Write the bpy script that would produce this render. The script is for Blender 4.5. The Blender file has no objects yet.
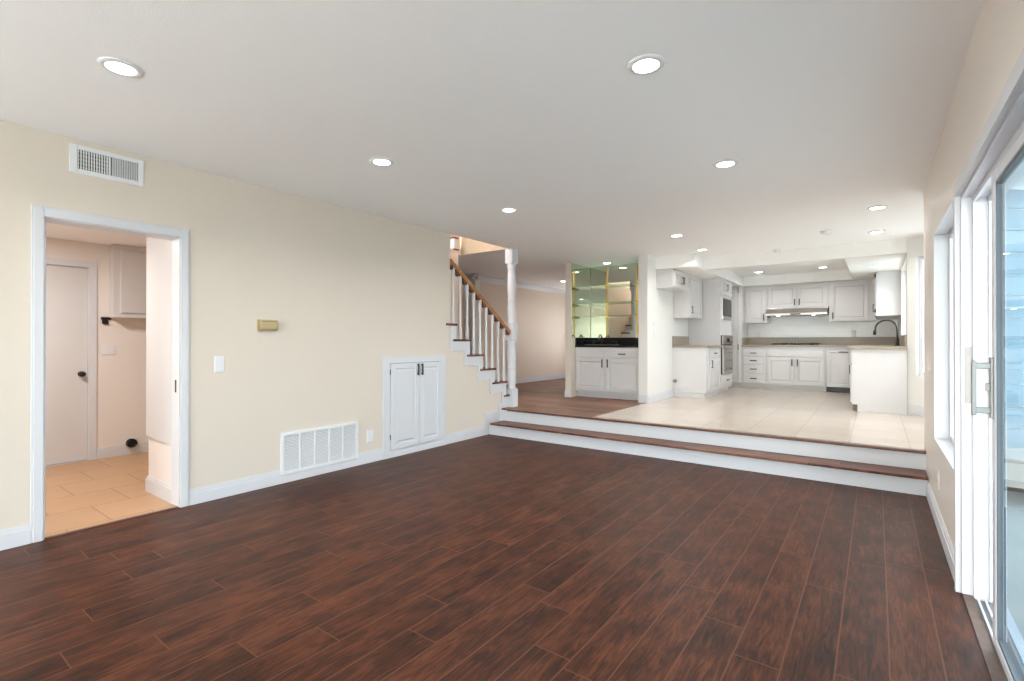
import bpy, bmesh, math, random
from mathutils import Vector, Matrix
random.seed(7)
PI = math.pi
scene = bpy.context.scene
COL = scene.collection

# ------------------------------------------------------------------ camera, sky, exposure
TH = math.radians(36.33)
cam_data = bpy.data.cameras.new('camera')
cam_data.sensor_width = 36.0
cam_data.lens = 495.0 / 1024.0 * 36.0
cam_data.clip_start = 0.05
cam = bpy.data.objects.new('camera', cam_data)
COL.objects.link(cam)
cam.location = (0, 0, 1.30)
cam.rotation_euler = (math.radians(90.17), 0, TH)
scene.camera = cam

world = bpy.data.worlds.new('sky')
scene.world = world
world.use_nodes = True
wn = world.node_tree
bg = wn.nodes['Background']
sky = wn.nodes.new('ShaderNodeTexSky')
sky.sky_type = 'NISHITA'
sky.sun_disc = False
sky.sun_elevation = math.radians(52)
sky.sun_rotation = math.radians(200)
sky.air_density = 1.0
sky.dust_density = 3.0
mixw = wn.nodes.new('ShaderNodeMixRGB')
mixw.inputs[0].default_value = 0.8
mixw.inputs[2].default_value = (4.75, 4.85, 4.95, 1)
wn.links.new(sky.outputs[0], mixw.inputs[1])
wn.links.new(mixw.outputs[0], bg.inputs[0])
bg.inputs[1].default_value = 1.5

sun_d = bpy.data.lights.new('sun', 'SUN'); sun_d.energy = 20.0; sun_d.angle = math.radians(1.0); sun_d.color = (1.0, 0.98, 0.96)
sun = bpy.data.objects.new('sun', sun_d); COL.objects.link(sun)
sun.rotation_euler = Vector((1.0, -0.35, -1.9)).to_track_quat('-Z', 'Y').to_euler()

vs = scene.view_settings
vs.view_transform = 'Standard'
vs.look = 'None'
vs.exposure = 0.55
vs.gamma = 1.0
vs.use_curve_mapping = False
scene.cycles.use_denoising = True
scene.cycles.max_bounces = 10
scene.cycles.diffuse_bounces = 7
scene.cycles.sample_clamp_indirect = 6.0
LAMP_W = 7.5

# ------------------------------------------------------------------ materials
def srgb(r, g, b):
    f = lambda c: (c / 255 / 12.92) if c / 255 <= 0.04045 else ((c / 255 + 0.055) / 1.055) ** 2.4
    return (f(r), f(g), f(b), 1.0)

def mat(name, rgb, rough=0.5, metal=0.0, spec=0.5, noise=0.0, nscale=8.0, bump=0.0, bscale=60.0):
    m = bpy.data.materials.new(name)
    m.use_nodes = True
    nt = m.node_tree
    p = nt.nodes['Principled BSDF']
    p.inputs['Roughness'].default_value = rough
    p.inputs['Metallic'].default_value = metal
    p.inputs['Specular IOR Level'].default_value = spec
    c = srgb(*rgb)
    p.inputs['Base Color'].default_value = c
    tc = nt.nodes.new('ShaderNodeTexCoord')
    if noise:
        n = nt.nodes.new('ShaderNodeTexNoise'); n.inputs['Scale'].default_value = nscale
        n.inputs['Detail'].default_value = 4
        nt.links.new(tc.outputs['Object'], n.inputs['Vector'])
        r = nt.nodes.new('ShaderNodeValToRGB')
        r.color_ramp.elements[0].position = 0.3
        r.color_ramp.elements[1].position = 0.7
        r.color_ramp.elements[0].color = tuple(x * (1 - noise) for x in c[:3]) + (1,)
        r.color_ramp.elements[1].color = tuple(min(1, x * (1 + noise)) for x in c[:3]) + (1,)
        nt.links.new(n.outputs['Fac'], r.inputs['Fac'])
        nt.links.new(r.outputs['Color'], p.inputs['Base Color'])
    if bump:
        n2 = nt.nodes.new('ShaderNodeTexNoise'); n2.inputs['Scale'].default_value = bscale
        n2.inputs['Detail'].default_value = 3
        nt.links.new(tc.outputs['Object'], n2.inputs['Vector'])
        b = nt.nodes.new('ShaderNodeBump'); b.inputs['Strength'].default_value = bump
        b.inputs['Distance'].default_value = 0.004
        nt.links.new(n2.outputs['Fac'], b.inputs['Height'])
        nt.links.new(b.outputs['Normal'], p.inputs['Normal'])
    return m

def mth(nt, op, a, b=None, c=None):
    n = nt.nodes.new('ShaderNodeMath'); n.operation = op
    for i, v in enumerate((a, b, c)):
        if v is None: continue
        if isinstance(v, (int, float)): n.inputs[i].default_value = v
        else: nt.links.new(v, n.inputs[i])
    return n.outputs[0]

def plank_mat(name, width, length, along, x0, dark, mid, light, groove_or_glint, rough=0.3, sat_var=0.35):
    """wood planks: 'along' is the axis (0 x, 1 y) the boards run along"""
    m = bpy.data.materials.new(name); m.use_nodes = True
    nt = m.node_tree; p = nt.nodes['Principled BSDF']
    tc = nt.nodes.new('ShaderNodeTexCoord'); sp = nt.nodes.new('ShaderNodeSeparateXYZ')
    nt.links.new(tc.outputs['Object'], sp.inputs[0])
    U = sp.outputs[along]; V = sp.outputs[1 - along]
    v = mth(nt, 'DIVIDE', mth(nt, 'SUBTRACT', V, x0), width)
    row = mth(nt, 'FLOOR', v); fv = mth(nt, 'FRACT', v)
    wn1 = nt.nodes.new('ShaderNodeTexWhiteNoise'); wn1.noise_dimensions = '1D'
    nt.links.new(row, wn1.inputs['W'])
    u = mth(nt, 'ADD', mth(nt, 'DIVIDE', U, length), mth(nt, 'MULTIPLY', wn1.outputs['Value'], 7.0))
    idx = mth(nt, 'FLOOR', u); fu = mth(nt, 'FRACT', u)
    cmb = nt.nodes.new('ShaderNodeCombineXYZ')
    nt.links.new(row, cmb.inputs[0]); nt.links.new(idx, cmb.inputs[1])
    wn2 = nt.nodes.new('ShaderNodeTexWhiteNoise'); wn2.noise_dimensions = '3D'
    nt.links.new(cmb.outputs[0], wn2.inputs['Vector'])
    rnd = wn2.outputs['Value']
    # grain
    cg = nt.nodes.new('ShaderNodeCombineXYZ')
    nt.links.new(mth(nt, 'MULTIPLY', U, 3.5), cg.inputs[0])
    nt.links.new(mth(nt, 'MULTIPLY', V, 30.0), cg.inputs[1])
    nt.links.new(mth(nt, 'MULTIPLY', rnd, 50.0), cg.inputs[2])
    n1 = nt.nodes.new('ShaderNodeTexNoise'); n1.inputs['Scale'].default_value = 1.6
    n1.inputs['Detail'].default_value = 7; n1.inputs['Roughness'].default_value = 0.65
    n1.inputs['Distortion'].default_value = 1.2
    nt.links.new(cg.outputs[0], n1.inputs['Vector'])
    cb = nt.nodes.new('ShaderNodeCombineXYZ')
    nt.links.new(mth(nt, 'MULTIPLY', U, 3.0), cb.inputs[0])
    nt.links.new(mth(nt, 'MULTIPLY', V, 6.0), cb.inputs[1])
    nt.links.new(mth(nt, 'MULTIPLY', rnd, 31.0), cb.inputs[2])
    n2 = nt.nodes.new('ShaderNodeTexNoise'); n2.inputs['Scale'].default_value = 1.5
    n2.inputs['Detail'].default_value = 3
    nt.links.new(cb.outputs[0], n2.inputs['Vector'])
    fac = mth(nt, 'ADD', mth(nt, 'MULTIPLY', n1.outputs['Fac'], 1.15), mth(nt, 'MULTIPLY', n2.outputs['Fac'], 0.6))
    fac = mth(nt, 'ADD', fac, mth(nt, 'MULTIPLY', mth(nt, 'SUBTRACT', rnd, 0.5), sat_var))
    fac = mth(nt, 'SUBTRACT', fac, 0.36)
    r = nt.nodes.new('ShaderNodeValToRGB'); cr = r.color_ramp
    cr.elements[0].position = 0.28; cr.elements[0].color = srgb(*dark)
    cr.elements[1].position = 0.82; cr.elements[1].color = srgb(*light)
    e = cr.elements.new(0.52); e.color = srgb(*mid)
    nt.links.new(fac, r.inputs['Fac'])
    # grooves, tinted as dark joints or as light caught on bevels
    ev = mth(nt, 'MINIMUM', fv, mth(nt, 'SUBTRACT', 1.0, fv))
    eu = mth(nt, 'MINIMUM', fu, mth(nt, 'SUBTRACT', 1.0, fu))
    gv = mth(nt, 'LESS_THAN', mth(nt, 'MULTIPLY', ev, width), 0.0035)
    gu = mth(nt, 'LESS_THAN', mth(nt, 'MULTIPLY', eu, length), 0.003)
    g = mth(nt, 'MAXIMUM', gv, gu)
    mx = nt.nodes.new('ShaderNodeMixRGB'); mx.inputs[2].default_value = srgb(*groove_or_glint)
    nt.links.new(mth(nt, 'MULTIPLY', g, 0.8), mx.inputs[0]); nt.links.new(r.outputs[0], mx.inputs[1])
    nt.links.new(mx.outputs[0], p.inputs['Base Color'])
    rr = mth(nt, 'ADD', rough, mth(nt, 'MULTIPLY', n1.outputs['Fac'], 0.16))
    nt.links.new(rr, p.inputs['Roughness'])
    h = mth(nt, 'SUBTRACT', mth(nt, 'MULTIPLY', n1.outputs['Fac'], 0.25), g)
    b = nt.nodes.new('ShaderNodeBump'); b.inputs['Strength'].default_value = 0.35; b.inputs['Distance'].default_value = 0.003
    nt.links.new(h, b.inputs['Height']); nt.links.new(b.outputs[0], p.inputs['Normal'])
    p.inputs['Specular IOR Level'].default_value = 0.16
    return m

def tile_mat(name, w, h, off, c1, c2, grout, rough, x0=0.0, y0=0.0, swap=False, mortar=0.004, cloud=0.10, cscale=4.0):
    m = bpy.data.materials.new(name); m.use_nodes = True
    nt = m.node_tree; p = nt.nodes['Principled BSDF']
    tc = nt.nodes.new('ShaderNodeTexCoord'); sp = nt.nodes.new('ShaderNodeSeparateXYZ')
    nt.links.new(tc.outputs['Object'], sp.inputs[0])
    cm = nt.nodes.new('ShaderNodeCombineXYZ')
    a, b_ = (sp.outputs[1], sp.outputs[0]) if swap else (sp.outputs[0], sp.outputs[1])
    if swap == 'xz': a, b_ = sp.outputs[0], sp.outputs[2]
    nt.links.new(mth(nt, 'SUBTRACT', a, x0), cm.inputs[0]); nt.links.new(mth(nt, 'SUBTRACT', b_, y0), cm.inputs[1])
    br = nt.nodes.new('ShaderNodeTexBrick'); br.offset = off; br.squash = 1.0
    br.inputs['Scale'].default_value = 1.0
    br.inputs['Brick Width'].default_value = w; br.inputs['Row Height'].default_value = h
    br.inputs['Mortar Size'].default_value = mortar; br.inputs['Mortar Smooth'].default_value = 0.1
    br.inputs['Color1'].default_value = srgb(*c1); br.inputs['Color2'].default_value = srgb(*c2)
    br.inputs['Mortar'].default_value = srgb(*grout)
    nt.links.new(cm.outputs[0], br.inputs['Vector'])
    n = nt.nodes.new('ShaderNodeTexNoise'); n.inputs['Scale'].default_value = cscale; n.inputs['Detail'].default_value = 5
    nt.links.new(tc.outputs['Object'], n.inputs['Vector'])
    hs = nt.nodes.new('ShaderNodeHueSaturation')
    nt.links.new(br.outputs['Color'], hs.inputs['Color'])
    nt.links.new(mth(nt, 'ADD', 1.0 - cloud, mth(nt, 'MULTIPLY', n.outputs['Fac'], 2 * cloud)), hs.inputs['Value'])
    nt.links.new(hs.outputs[0], p.inputs['Base Color'])
    p.inputs['Roughness'].default_value = rough
    b = nt.nodes.new('ShaderNodeBump'); b.inputs['Strength'].default_value = 0.3; b.inputs['Distance'].default_value = 0.002
    nt.links.new(mth(nt, 'SUBTRACT', 1.0, br.outputs['Fac']), b.inputs['Height']); nt.links.new(b.outputs[0], p.inputs['Normal'])
    return m

M = {}
M['cream'] = mat('cream_wall_paint', (217, 207, 193), 0.55, spec=0.3, bump=0.08, bscale=90)
M['rightwall'] = mat('satin_cream_paint', (232, 222, 211), 0.36, spec=0.5, bump=0.05, bscale=60)
M['peach'] = mat('pale_peach_paint', (222, 206, 191), 0.6, spec=0.3, bump=0.05)
M['lwall'] = mat('laundry_wall_paint', (228, 221, 215), 0.6, spec=0.3, bump=0.05)
M['tan'] = mat('tan_stairwell_paint', (198, 180, 154), 0.6, spec=0.3)
M['kwall'] = mat('kitchen_white_paint', (226, 225, 221), 0.5, spec=0.3, bump=0.05)
M['ceil'] = mat('ceiling_paint', (247, 247, 247), 0.85, spec=0.1, bump=0.25, bscale=120)
M['soffit'] = mat('soffit_paint', (242, 241, 238), 0.8, spec=0.1)
M['trim'] = mat('white_trim_paint', (212, 213, 216), 0.32, spec=0.45)
M['cab'] = mat('white_cabinet_lacquer', (210, 208, 207), 0.28, spec=0.5)
M['plastic'] = mat('white_plastic', (226, 226, 228), 0.35)
M['almond'] = mat('almond_plastic', (180, 160, 118), 0.45)
M['black'] = mat('black_metal', (24, 22, 22), 0.38, spec=0.5)
M['bronze'] = mat('dark_bronze', (40, 34, 32), 0.45, metal=0.3)
M['opening_shade'] = mat('dark_opening_shade', (30, 28, 26), 0.9)  # dark colour painted in for the shade inside openings
M['grille'] = mat('grille_enamel', (226, 227, 228), 0.45)
M['granite'] = mat('black_granite', (14, 14, 15), 0.12, noise=0.4, nscale=200)
M['stone'] = mat('tan_stone_counter', (154, 141, 124), 0.3, noise=0.12, nscale=90)
M['steel'] = mat('stainless_steel', (196, 190, 184), 0.28, metal=1.0, noise=0.04, nscale=3)
M['glassblack'] = mat('black_glass', (34, 34, 34), 0.25, spec=0.25)
M['ovenglass'] = mat('grey_oven_glass', (120, 116, 110), 0.15, metal=0.3)
M['brass'] = mat('polished_brass', (206, 172, 104), 0.28, metal=0.9)
M['mirror'] = mat('mirror_silver', (214, 220, 206), 0.02, metal=1.0)
M['handrail'] = mat('golden_oak', (168, 112, 62), 0.35, noise=0.3, nscale=14)
M['handrail_dark'] = mat('dark_stained_oak', (96, 54, 26), 0.4, noise=0.2, nscale=18)
M['nosing'] = mat('walnut_nosing', (104, 70, 54), 0.35, noise=0.25, nscale=12)
M['tread'] = plank_mat('walnut_tread', 0.16, 1.3, 0, 5.38, (74, 44, 32), (108, 70, 54), (140, 98, 78), (70, 44, 34), 0.28)
M['floor'] = plank_mat('walnut_laminate', 0.175, 1.25, 1, 0.042, (30, 14, 8), (67, 34, 20), (106, 60, 37), (104, 64, 44), 0.34, 0.10)  # lighter groove tone paints the light caught on plank bevels
M['dining'] = plank_mat('lighter_walnut_laminate', 0.175, 1.25, 0, 0.0, (86, 58, 44), (122, 86, 68), (150, 110, 90), (104, 74, 58), 0.3, 0.25)
M['ktile'] = tile_mat('beige_floor_tile', 0.465, 0.465, 0.0, (200, 187, 174), (195, 182, 168), (180, 167, 153), 0.16, 0.255, 5.72, mortar=0.004, cloud=0.05, cscale=5)
M['ltile'] = tile_mat('tan_laundry_tile', 0.50, 0.48, 0.5, (186, 148, 112), (180, 142, 106), (150, 114, 82), 0.4, 1.18, -4.50, swap=True, mortar=0.005, cloud=0.10, cscale=5)
M['btile'] = tile_mat('white_wall_tile', 0.15, 0.075, 0.5, (238, 238, 236), (234, 234, 232), (230, 230, 228), 0.15, swap='xz', mortar=0.002, cloud=0.01)
M['concrete'] = mat('patio_concrete', (176, 176, 172), 0.9, noise=0.08, nscale=2)
M['siding'] = mat('pale_blue_grey_siding', (128, 152, 164), 0.8, noise=0.08, nscale=3)
M['alum'] = mat('white_vinyl_frame', (212, 214, 219), 0.3)
M['gasket'] = mat('grey_gasket', (98, 102, 106), 0.5)
M['woodsill'] = mat('brown_wood_sill', (92, 74, 62), 0.5, noise=0.2, nscale=20)
M['satin'] = mat('satin_nickel', (150, 148, 144), 0.4, metal=0.6)

def glass_mat(name, tint, rough=0.0, ior=1.45):
    m = bpy.data.materials.new(name); m.use_nodes = True
    nt = m.node_tree
    for n in list(nt.nodes):
        if n.type == 'BSDF_PRINCIPLED': nt.nodes.remove(n)
    out = nt.nodes['Material Output']
    tr = nt.nodes.new('ShaderNodeBsdfTransparent'); tr.inputs[0].default_value = tint
    gl = nt.nodes.new('ShaderNodeBsdfGlossy'); gl.inputs['Roughness'].default_value = rough
    fr = nt.nodes.new('ShaderNodeFresnel'); fr.inputs[0].default_value = ior
    mx = nt.nodes.new('ShaderNodeMixShader')
    ge = nt.nodes.new('ShaderNodeNewGeometry')
    nt.links.new(mth(nt, 'MULTIPLY', fr.outputs[0], mth(nt, 'SUBTRACT', 1.0, ge.outputs['Backfacing'])), mx.inputs[0]); nt.links.new(tr.outputs[0], mx.inputs[1]); nt.links.new(gl.outputs[0], mx.inputs[2])
    nt.links.new(mx.outputs[0], out.inputs[0])
    return m
M['glass'] = glass_mat('window_glass', (0.95, 0.98, 0.98, 1))
M['tintglass'] = glass_mat('blue_tinted_glass', (0.70, 0.80, 0.84, 1), 0.0, 1.30)
M['shelfglass'] = glass_mat('green_shelf_glass', (0.80, 0.93, 0.86, 1))

def emit_mat(name, rgb, s):
    m = bpy.data.materials.new(name); m.use_nodes = True
    nt = m.node_tree; p = nt.nodes['Principled BSDF']
    p.inputs['Base Color'].default_value = (0.9, 0.9, 0.9, 1)
    p.inputs['Emission Color'].default_value = rgb; p.inputs['Emission Strength'].default_value = s
    return m
M['lens'] = emit_mat('lit_lamp_lens', (1.0, 0.97, 0.92, 1), 9.0)

# ------------------------------------------------------------------ mesh helpers (world coordinates; build() shifts to the object's origin)
class MB:
    def __init__(s): s.bm = bmesh.new()
    def quadbox(s, P):
        v = [s.bm.verts.new(p) for p in P]
        for f in ((0,1,2,3), (7,6,5,4), (0,4,5,1), (1,5,6,2), (2,6,7,3), (3,7,4,0)):
            s.bm.faces.new([v[i] for i in f])
        return s
    def box(s, x0, x1, y0, y1, z0, z1):
        return s.quadbox([(x0,y0,z0),(x1,y0,z0),(x1,y1,z0),(x0,y1,z0),(x0,y0,z1),(x1,y0,z1),(x1,y1,z1),(x0,y1,z1)])
    def fbox(s, f, a0, a1, b0, b1, d0, d1):
        return s.quadbox([f(a0,b0,d0), f(a1,b0,d0), f(a1,b1,d0), f(a0,b1,d0), f(a0,b0,d1), f(a1,b0,d1), f(a1,b1,d1), f(a0,b1,d1)])
    def panel(s, f, a0, a1, b0, b1, rings):
        """a door leaf: nested rectangular rings (inset, height above the wall)"""
        prev = None; first = None
        for ins, d in rings:
            r = [s.bm.verts.new(f(a, b, d)) for a, b in ((a0+ins, b0+ins), (a1-ins, b0+ins), (a1-ins, b1-ins), (a0+ins, b1-ins))]
            if prev:
                for i in range(4): s.bm.faces.new([prev[i], prev[(i+1) % 4], r[(i+1) % 4], r[i]])
            else: first = r
            prev = r
        s.bm.faces.new(prev); s.bm.faces.new(first[::-1])
        return s
    def prism(s, pts, f, d0, d1):
        """polygon pts (a,b) extruded from d0 to d1 through the map f(a,b,d)"""
        A = [s.bm.verts.new(f(a, b, d0)) for a, b in pts]; B = [s.bm.verts.new(f(a, b, d1)) for a, b in pts]
        n = len(pts)
        s.bm.faces.new(A[::-1]); s.bm.faces.new(B)
        for i in range(n): s.bm.faces.new([A[i], A[(i+1) % n], B[(i+1) % n], B[i]])
        return s
    def lathe(s, prof, c=(0,0,0), n=24, axis='z', smooth=True):
        def mp(r, t, h):
            a, b = r * math.cos(t), r * math.sin(t)
            if axis == 'z': return (c[0]+a, c[1]+b, c[2]+h)
            if axis == 'y': return (c[0]+a, c[1]+h, c[2]+b)
            return (c[0]+h, c[1]+a, c[2]+b)
        rows = [[s.bm.verts.new(mp(r, 2*PI*k/n, h)) for k in range(n)] for r, h in prof]
        for i in range(len(rows)-1):
            for k in range(n):
                f = s.bm.faces.new([rows[i][k], rows[i][(k+1) % n], rows[i+1][(k+1) % n], rows[i+1][k]]); f.smooth = smooth
        s.bm.faces.new(rows[0][::-1]); s.bm.faces.new(rows[-1])
        return s
    def tube(s, pts, r, n=10):
        pts = [Vector(p) for p in pts]; rows = []
        for i, p in enumerate(pts):
            t = (pts[min(i+1, len(pts)-1)] - pts[max(i-1, 0)]).normalized()
            u = t.cross(Vector((0.31, 0.87, 0.38))).normalized(); w = t.cross(u)
            rad = r[i] if isinstance(r, (list, tuple)) else r
            rows.append([s.bm.verts.new(p + (u*math.cos(2*PI*k/n) + w*math.sin(2*PI*k/n)) * rad) for k in range(n)])
        for i in range(len(rows)-1):
            for k in range(n):
                f = s.bm.faces.new([rows[i][k], rows[i][(k+1) % n], rows[i+1][(k+1) % n], rows[i+1][k]]); f.smooth = True
        s.bm.faces.new(rows[0][::-1]); s.bm.faces.new(rows[-1])
        return s
    def build(s, name, m, parent=None, origin=None, bevel=0.0, seg=2):
        o0 = Vector(origin) if origin is not None else (Vector(WL[parent.name]) if parent is not None else Vector((0, 0, 0)))
        bmesh.ops.recalc_face_normals(s.bm, faces=s.bm.faces)
        bmesh.ops.translate(s.bm, verts=s.bm.verts, vec=-o0)
        me = bpy.data.meshes.new(name); s.bm.to_mesh(me); s.bm.free()
        me.materials.append(M[m] if isinstance(m, str) else m)
        o = bpy.data.objects.new(name, me); COL.objects.link(o)
        if parent is not None: o.parent = parent
        else: o.location = o0
        WL[o.name] = tuple(o0)
        if bevel:
            b = o.modifiers.new('edge', 'BEVEL'); b.width = bevel; b.segments = seg; b.limit_method = 'ANGLE'; b.angle_limit = math.radians(40)
        return o
WL = {}   # world position of each object's origin
def FYm(c): return lambda a, b, d: (a, c - d, b)      # a face looking towards -Y
def FXp(c): return lambda a, b, d: (c + d, a, b)      # a face looking towards +X
def FXm(c): return lambda a, b, d: (c - d, a, b)      # a face looking towards -X

def tag(o, label, cat, group=None):
    o['label'] = label; o['category'] = cat
    if group: o['group'] = group
    return o
def thing(name, label, cat, loc, group=None):
    o = bpy.data.objects.new(name, None); COL.objects.link(o); o.location = loc
    o.empty_display_size = 0.1
    WL[o.name] = tuple(loc)
    return tag(o, label, cat, group)
def struct(o, label=None):
    o['kind'] = 'structure'
    if label: o['label'] = label
    return o
def sbox(name, m, *b, bevel=0.0):
    return struct(MB().box(*b).build(name, m, bevel=bevel))
def holed(mb, f, A0, A1, B0, B1, d0, d1, holes):
    """wall slab with rectangular openings (a0,a1,b0,b1)"""
    As = sorted({A0, A1, *[h[0] for h in holes], *[h[1] for h in holes]}); Bs = sorted({B0, B1, *[h[2] for h in holes], *[h[3] for h in holes]})
    na, nb = len(As)-1, len(Bs)-1
    solid = [[not any(h[0] <= (As[i]+As[i+1])/2 <= h[1] and h[2] <= (Bs[j]+Bs[j+1])/2 <= h[3] for h in holes) for j in range(nb)] for i in range(na)]
    V = {}
    def v(i, j, k):
        if (i, j, k) not in V: V[(i, j, k)] = mb.bm.verts.new(f(As[i], Bs[j], (d0, d1)[k]))
        return V[(i, j, k)]
    F = mb.bm.faces.new
    for i in range(na):
        for j in range(nb):
            if not solid[i][j]: continue
            F([v(i,j,0), v(i,j+1,0), v(i+1,j+1,0), v(i+1,j,0)]); F([v(i,j,1), v(i+1,j,1), v(i+1,j+1,1), v(i,j+1,1)])
            if i == 0 or not solid[i-1][j]: F([v(i,j,0), v(i,j,1), v(i,j+1,1), v(i,j+1,0)])
            if i == na-1 or not solid[i+1][j]: F([v(i+1,j,0), v(i+1,j+1,0), v(i+1,j+1,1), v(i+1,j,1)])
            if j == 0 or not solid[i][j-1]: F([v(i,j,0), v(i+1,j,0), v(i+1,j,1), v(i,j,1)])
            if j == nb-1 or not solid[i][j+1]: F([v(i,j+1,0), v(i,j+1,1), v(i+1,j+1,1), v(i+1,j+1,0)])
    return mb

# ------------------------------------------------------------------ main dimensions
XL, XR = -4.41, 0.355
CZ = 2.69            # ceiling
UP = 0.332           # raised floor
BACK = -2.6          # wall behind the camera
KB = 11.95           # kitchen back wall
KL = -2.92           # kitchen wall beside the fridge space
KR = 0.335           # kitchen window wall
FX = FXp(XL)

# ------------------------------------------------------------------ floors
sbox('floor_living', 'floor', XL-0.02, XR+0.10, BACK, 5.72, -0.10, 0.0)
sbox('floor_laundry', 'ltile', -7.05, XL-0.02, -0.6, 3.3, -0.10, 0.004)
sbox('floor_kitchen', 'ktile', -2.96, 1.45, 5.74, 12.1, 0.10, UP)
sbox('floor_dining', 'dining', -7.8, -2.96, 5.74, 12.1, 0.10, UP)
sbox('trim_riser', 'trim', XL, XR, 5.705, 5.735, 0.150, UP-0.022)
sbox('trim_nosing', 'nosing', XL+0.14, XR, 5.675, 5.745, UP-0.022, UP+0.004, bevel=0.006)
st = thing('step', 'long low white step with a walnut tread running along the front of the raised floor', 'step', (-2.03, 5.55, 0))
MB().box(XL+0.004, XR-0.003, 5.435, 5.70, 0.0, 0.142).build('riser', 'trim', st)
MB().box(XL+0.06, XR-0.004, 5.39, 5.704, 0.142, 0.166).build('tread', 'tread', st, bevel=0.006)

# ------------------------------------------------------------------ ceilings
mb = MB()
holed(mb, lambda a, b, d: (a, b, d), -7.8, 1.45, BACK-0.15, 12.1, CZ, CZ+0.10, [(-5.36, XL, 3.0, 5.92)])
struct(mb.build('ceiling', 'ceil'))
sbox('ceiling_laundry', 'ceil', -7.05, XL-0.151, -0.6, 3.3, 2.39, 2.45)
# shaft of the stairwell above the living room ceiling
sbox('wall_stairwell_end', 'tan', -5.359, XL-0.001, 5.905, 6.02, CZ+0.001, 5.0)
sbox('wall_stairwell_side', 'peach', -5.50, -5.37, 2.9, 5.92, CZ+0.1, 5.0)
sbox('wall_stairwell_near', 'peach', XL+0.005, XL+0.1, 2.9, 5.92, CZ+0.1, 5.0)
sbox('ceiling_stairwell', 'ceil', -5.5, XL+0.1, 2.9, 6.02, 5.0, 5.08)
# kitchen soffits and beam
sbox('ceiling_soffit_fridge', 'soffit', KL, -2.28, 7.93, KB, 2.49, CZ)
sbox('ceiling_soffit_range', 'soffit', -2.28, KR, 11.46, KB, 2.495, CZ)
sbox('ceiling_soffit_sink', 'soffit', -0.36, KR, 8.47, 11.46, 2.495, CZ)
sbox('beam_kitchen', 'soffit', -2.28, -0.36, 8.47, 8.60, 2.495, CZ)

# ------------------------------------------------------------------ walls
DO = (0.80, 1.59, 0.0, 2.125)      # laundry doorway
mb = MB(); holed(mb, FXp(XL-0.15), BACK, 4.65, -0.05, CZ, 0, 0.15, [DO])
struct(mb.build('wall_left', 'cream'))
# under-stair wall, stepped like the stairs
RUN, RISE = 0.2705, 0.2038
NT = 12
def nose(k): return 6.115 - RUN*k, 0.52 + RISE*k     # front edge and top of tread k
pts = [(4.65, -0.05), (5.72, -0.05), (5.72, 0.10), (6.10, 0.10)]
for k in range(6):
    y, z = nose(k); pts += [(y-0.015, z-RISE if k else UP), (y-0.015, z-0.03)]
pts = pts[:4] + [p for p in pts[4:]] 
yk, zk = nose(5)
pts += [(4.65, zk-0.03)]
mb = MB(); mb.prism(pts, FXp(XL-0.10), 0, 0.10)
struct(mb.build('wall_under_stairs', 'cream'))
WIN = (3.74, 4.93, 0.56, 2.12); SL = (0.95, 3.45, -0.05, 2.06)
mb = MB(); holed(mb, FXp(XR), BACK, 5.90, -0.05, CZ, 0, 0.16, [WIN, SL])
struct(mb.build('wall_right', 'rightwall'))
BW = (-4.1, 0.1, 0.08, 2.3)  # added opening, sized wide and low to throw daylight on the ceiling
mb = MB(); holed(mb, FYm(BACK), XL-0.15, XR+0.16, -0.05, CZ, 0, 0.15, [BW])
struct(mb.build('wall_back', 'cream'))
sbox('wall_kitchen_range', 'kwall', KL-0.15, KR+0.15, KB, KB+0.15, 0.1, CZ)
sbox('wall_kitchen_fridge', 'kwall', -3.07, KL, 7.60, KB, 0.1, CZ)
SW_ = (8.80, 10.32, 1.40, 2.46)
mb = MB(); holed(mb, FXp(KR), 8.47, KB, 0.1, CZ, 0, 0.15, [SW_])
struct(mb.build('wall_kitchen_sink', 'kwall'))
# bay of the breakfast nook: two slanted walls and one straight, each with a window
def slant(name, p, q, hole, m='kwall'):
    (x0, y0), (x1, y1) = p, q
    L = math.hypot(x1-x0, y1-y0); ux, uy = (x1-x0)/L, (y1-y0)/L
    f = lambda a, b, d: (x0+ux*a+uy*d, y0+uy*a-ux*d, b)
    mb = MB(); holed(mb, f, 0, L, 0.1, CZ, 0, 0.14, [(hole[0], L-hole[0], hole[1], hole[2])])
    struct(mb.build(name, m))
    mb = MB()
    a0, a1, b0, b1 = hole[0], L-hole[0], hole[1], hole[2]
    for r in ((a0, a0+.05, b0, b1), (a1-.05, a1, b0, b1), (a0+.05, a1-.05, b0, b0+.05), (a0+.05, a1-.05, b1-.05, b1)):
        mb.fbox(f, *r, 0.05, 0.10)
    w = struct(mb.build('window_%d' % (len([o for o in bpy.data.objects if o.name.startswith('window_')])+1), 'alum'))
    MB().fbox(f, a0+.05, a1-.05, b0+.05, b1-.05, 0.072, 0.078).build('pane', 'glass', w)
    return f, L
FB, LB = slant('wall_bay_far', (1.15, 7.655), (KR, 8.47), (0.125, 0.86, 2.42))
FM_, LM = slant('wall_bay_middle', (1.15, 6.70), (1.15, 7.655), (0.20, 1.0, 2.30))
FN, LN = slant('wall_bay_near', (XR+0.005, 5.905), (1.15, 6.70), (0.50, 0.86, 2.42))
mb = MB()
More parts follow.
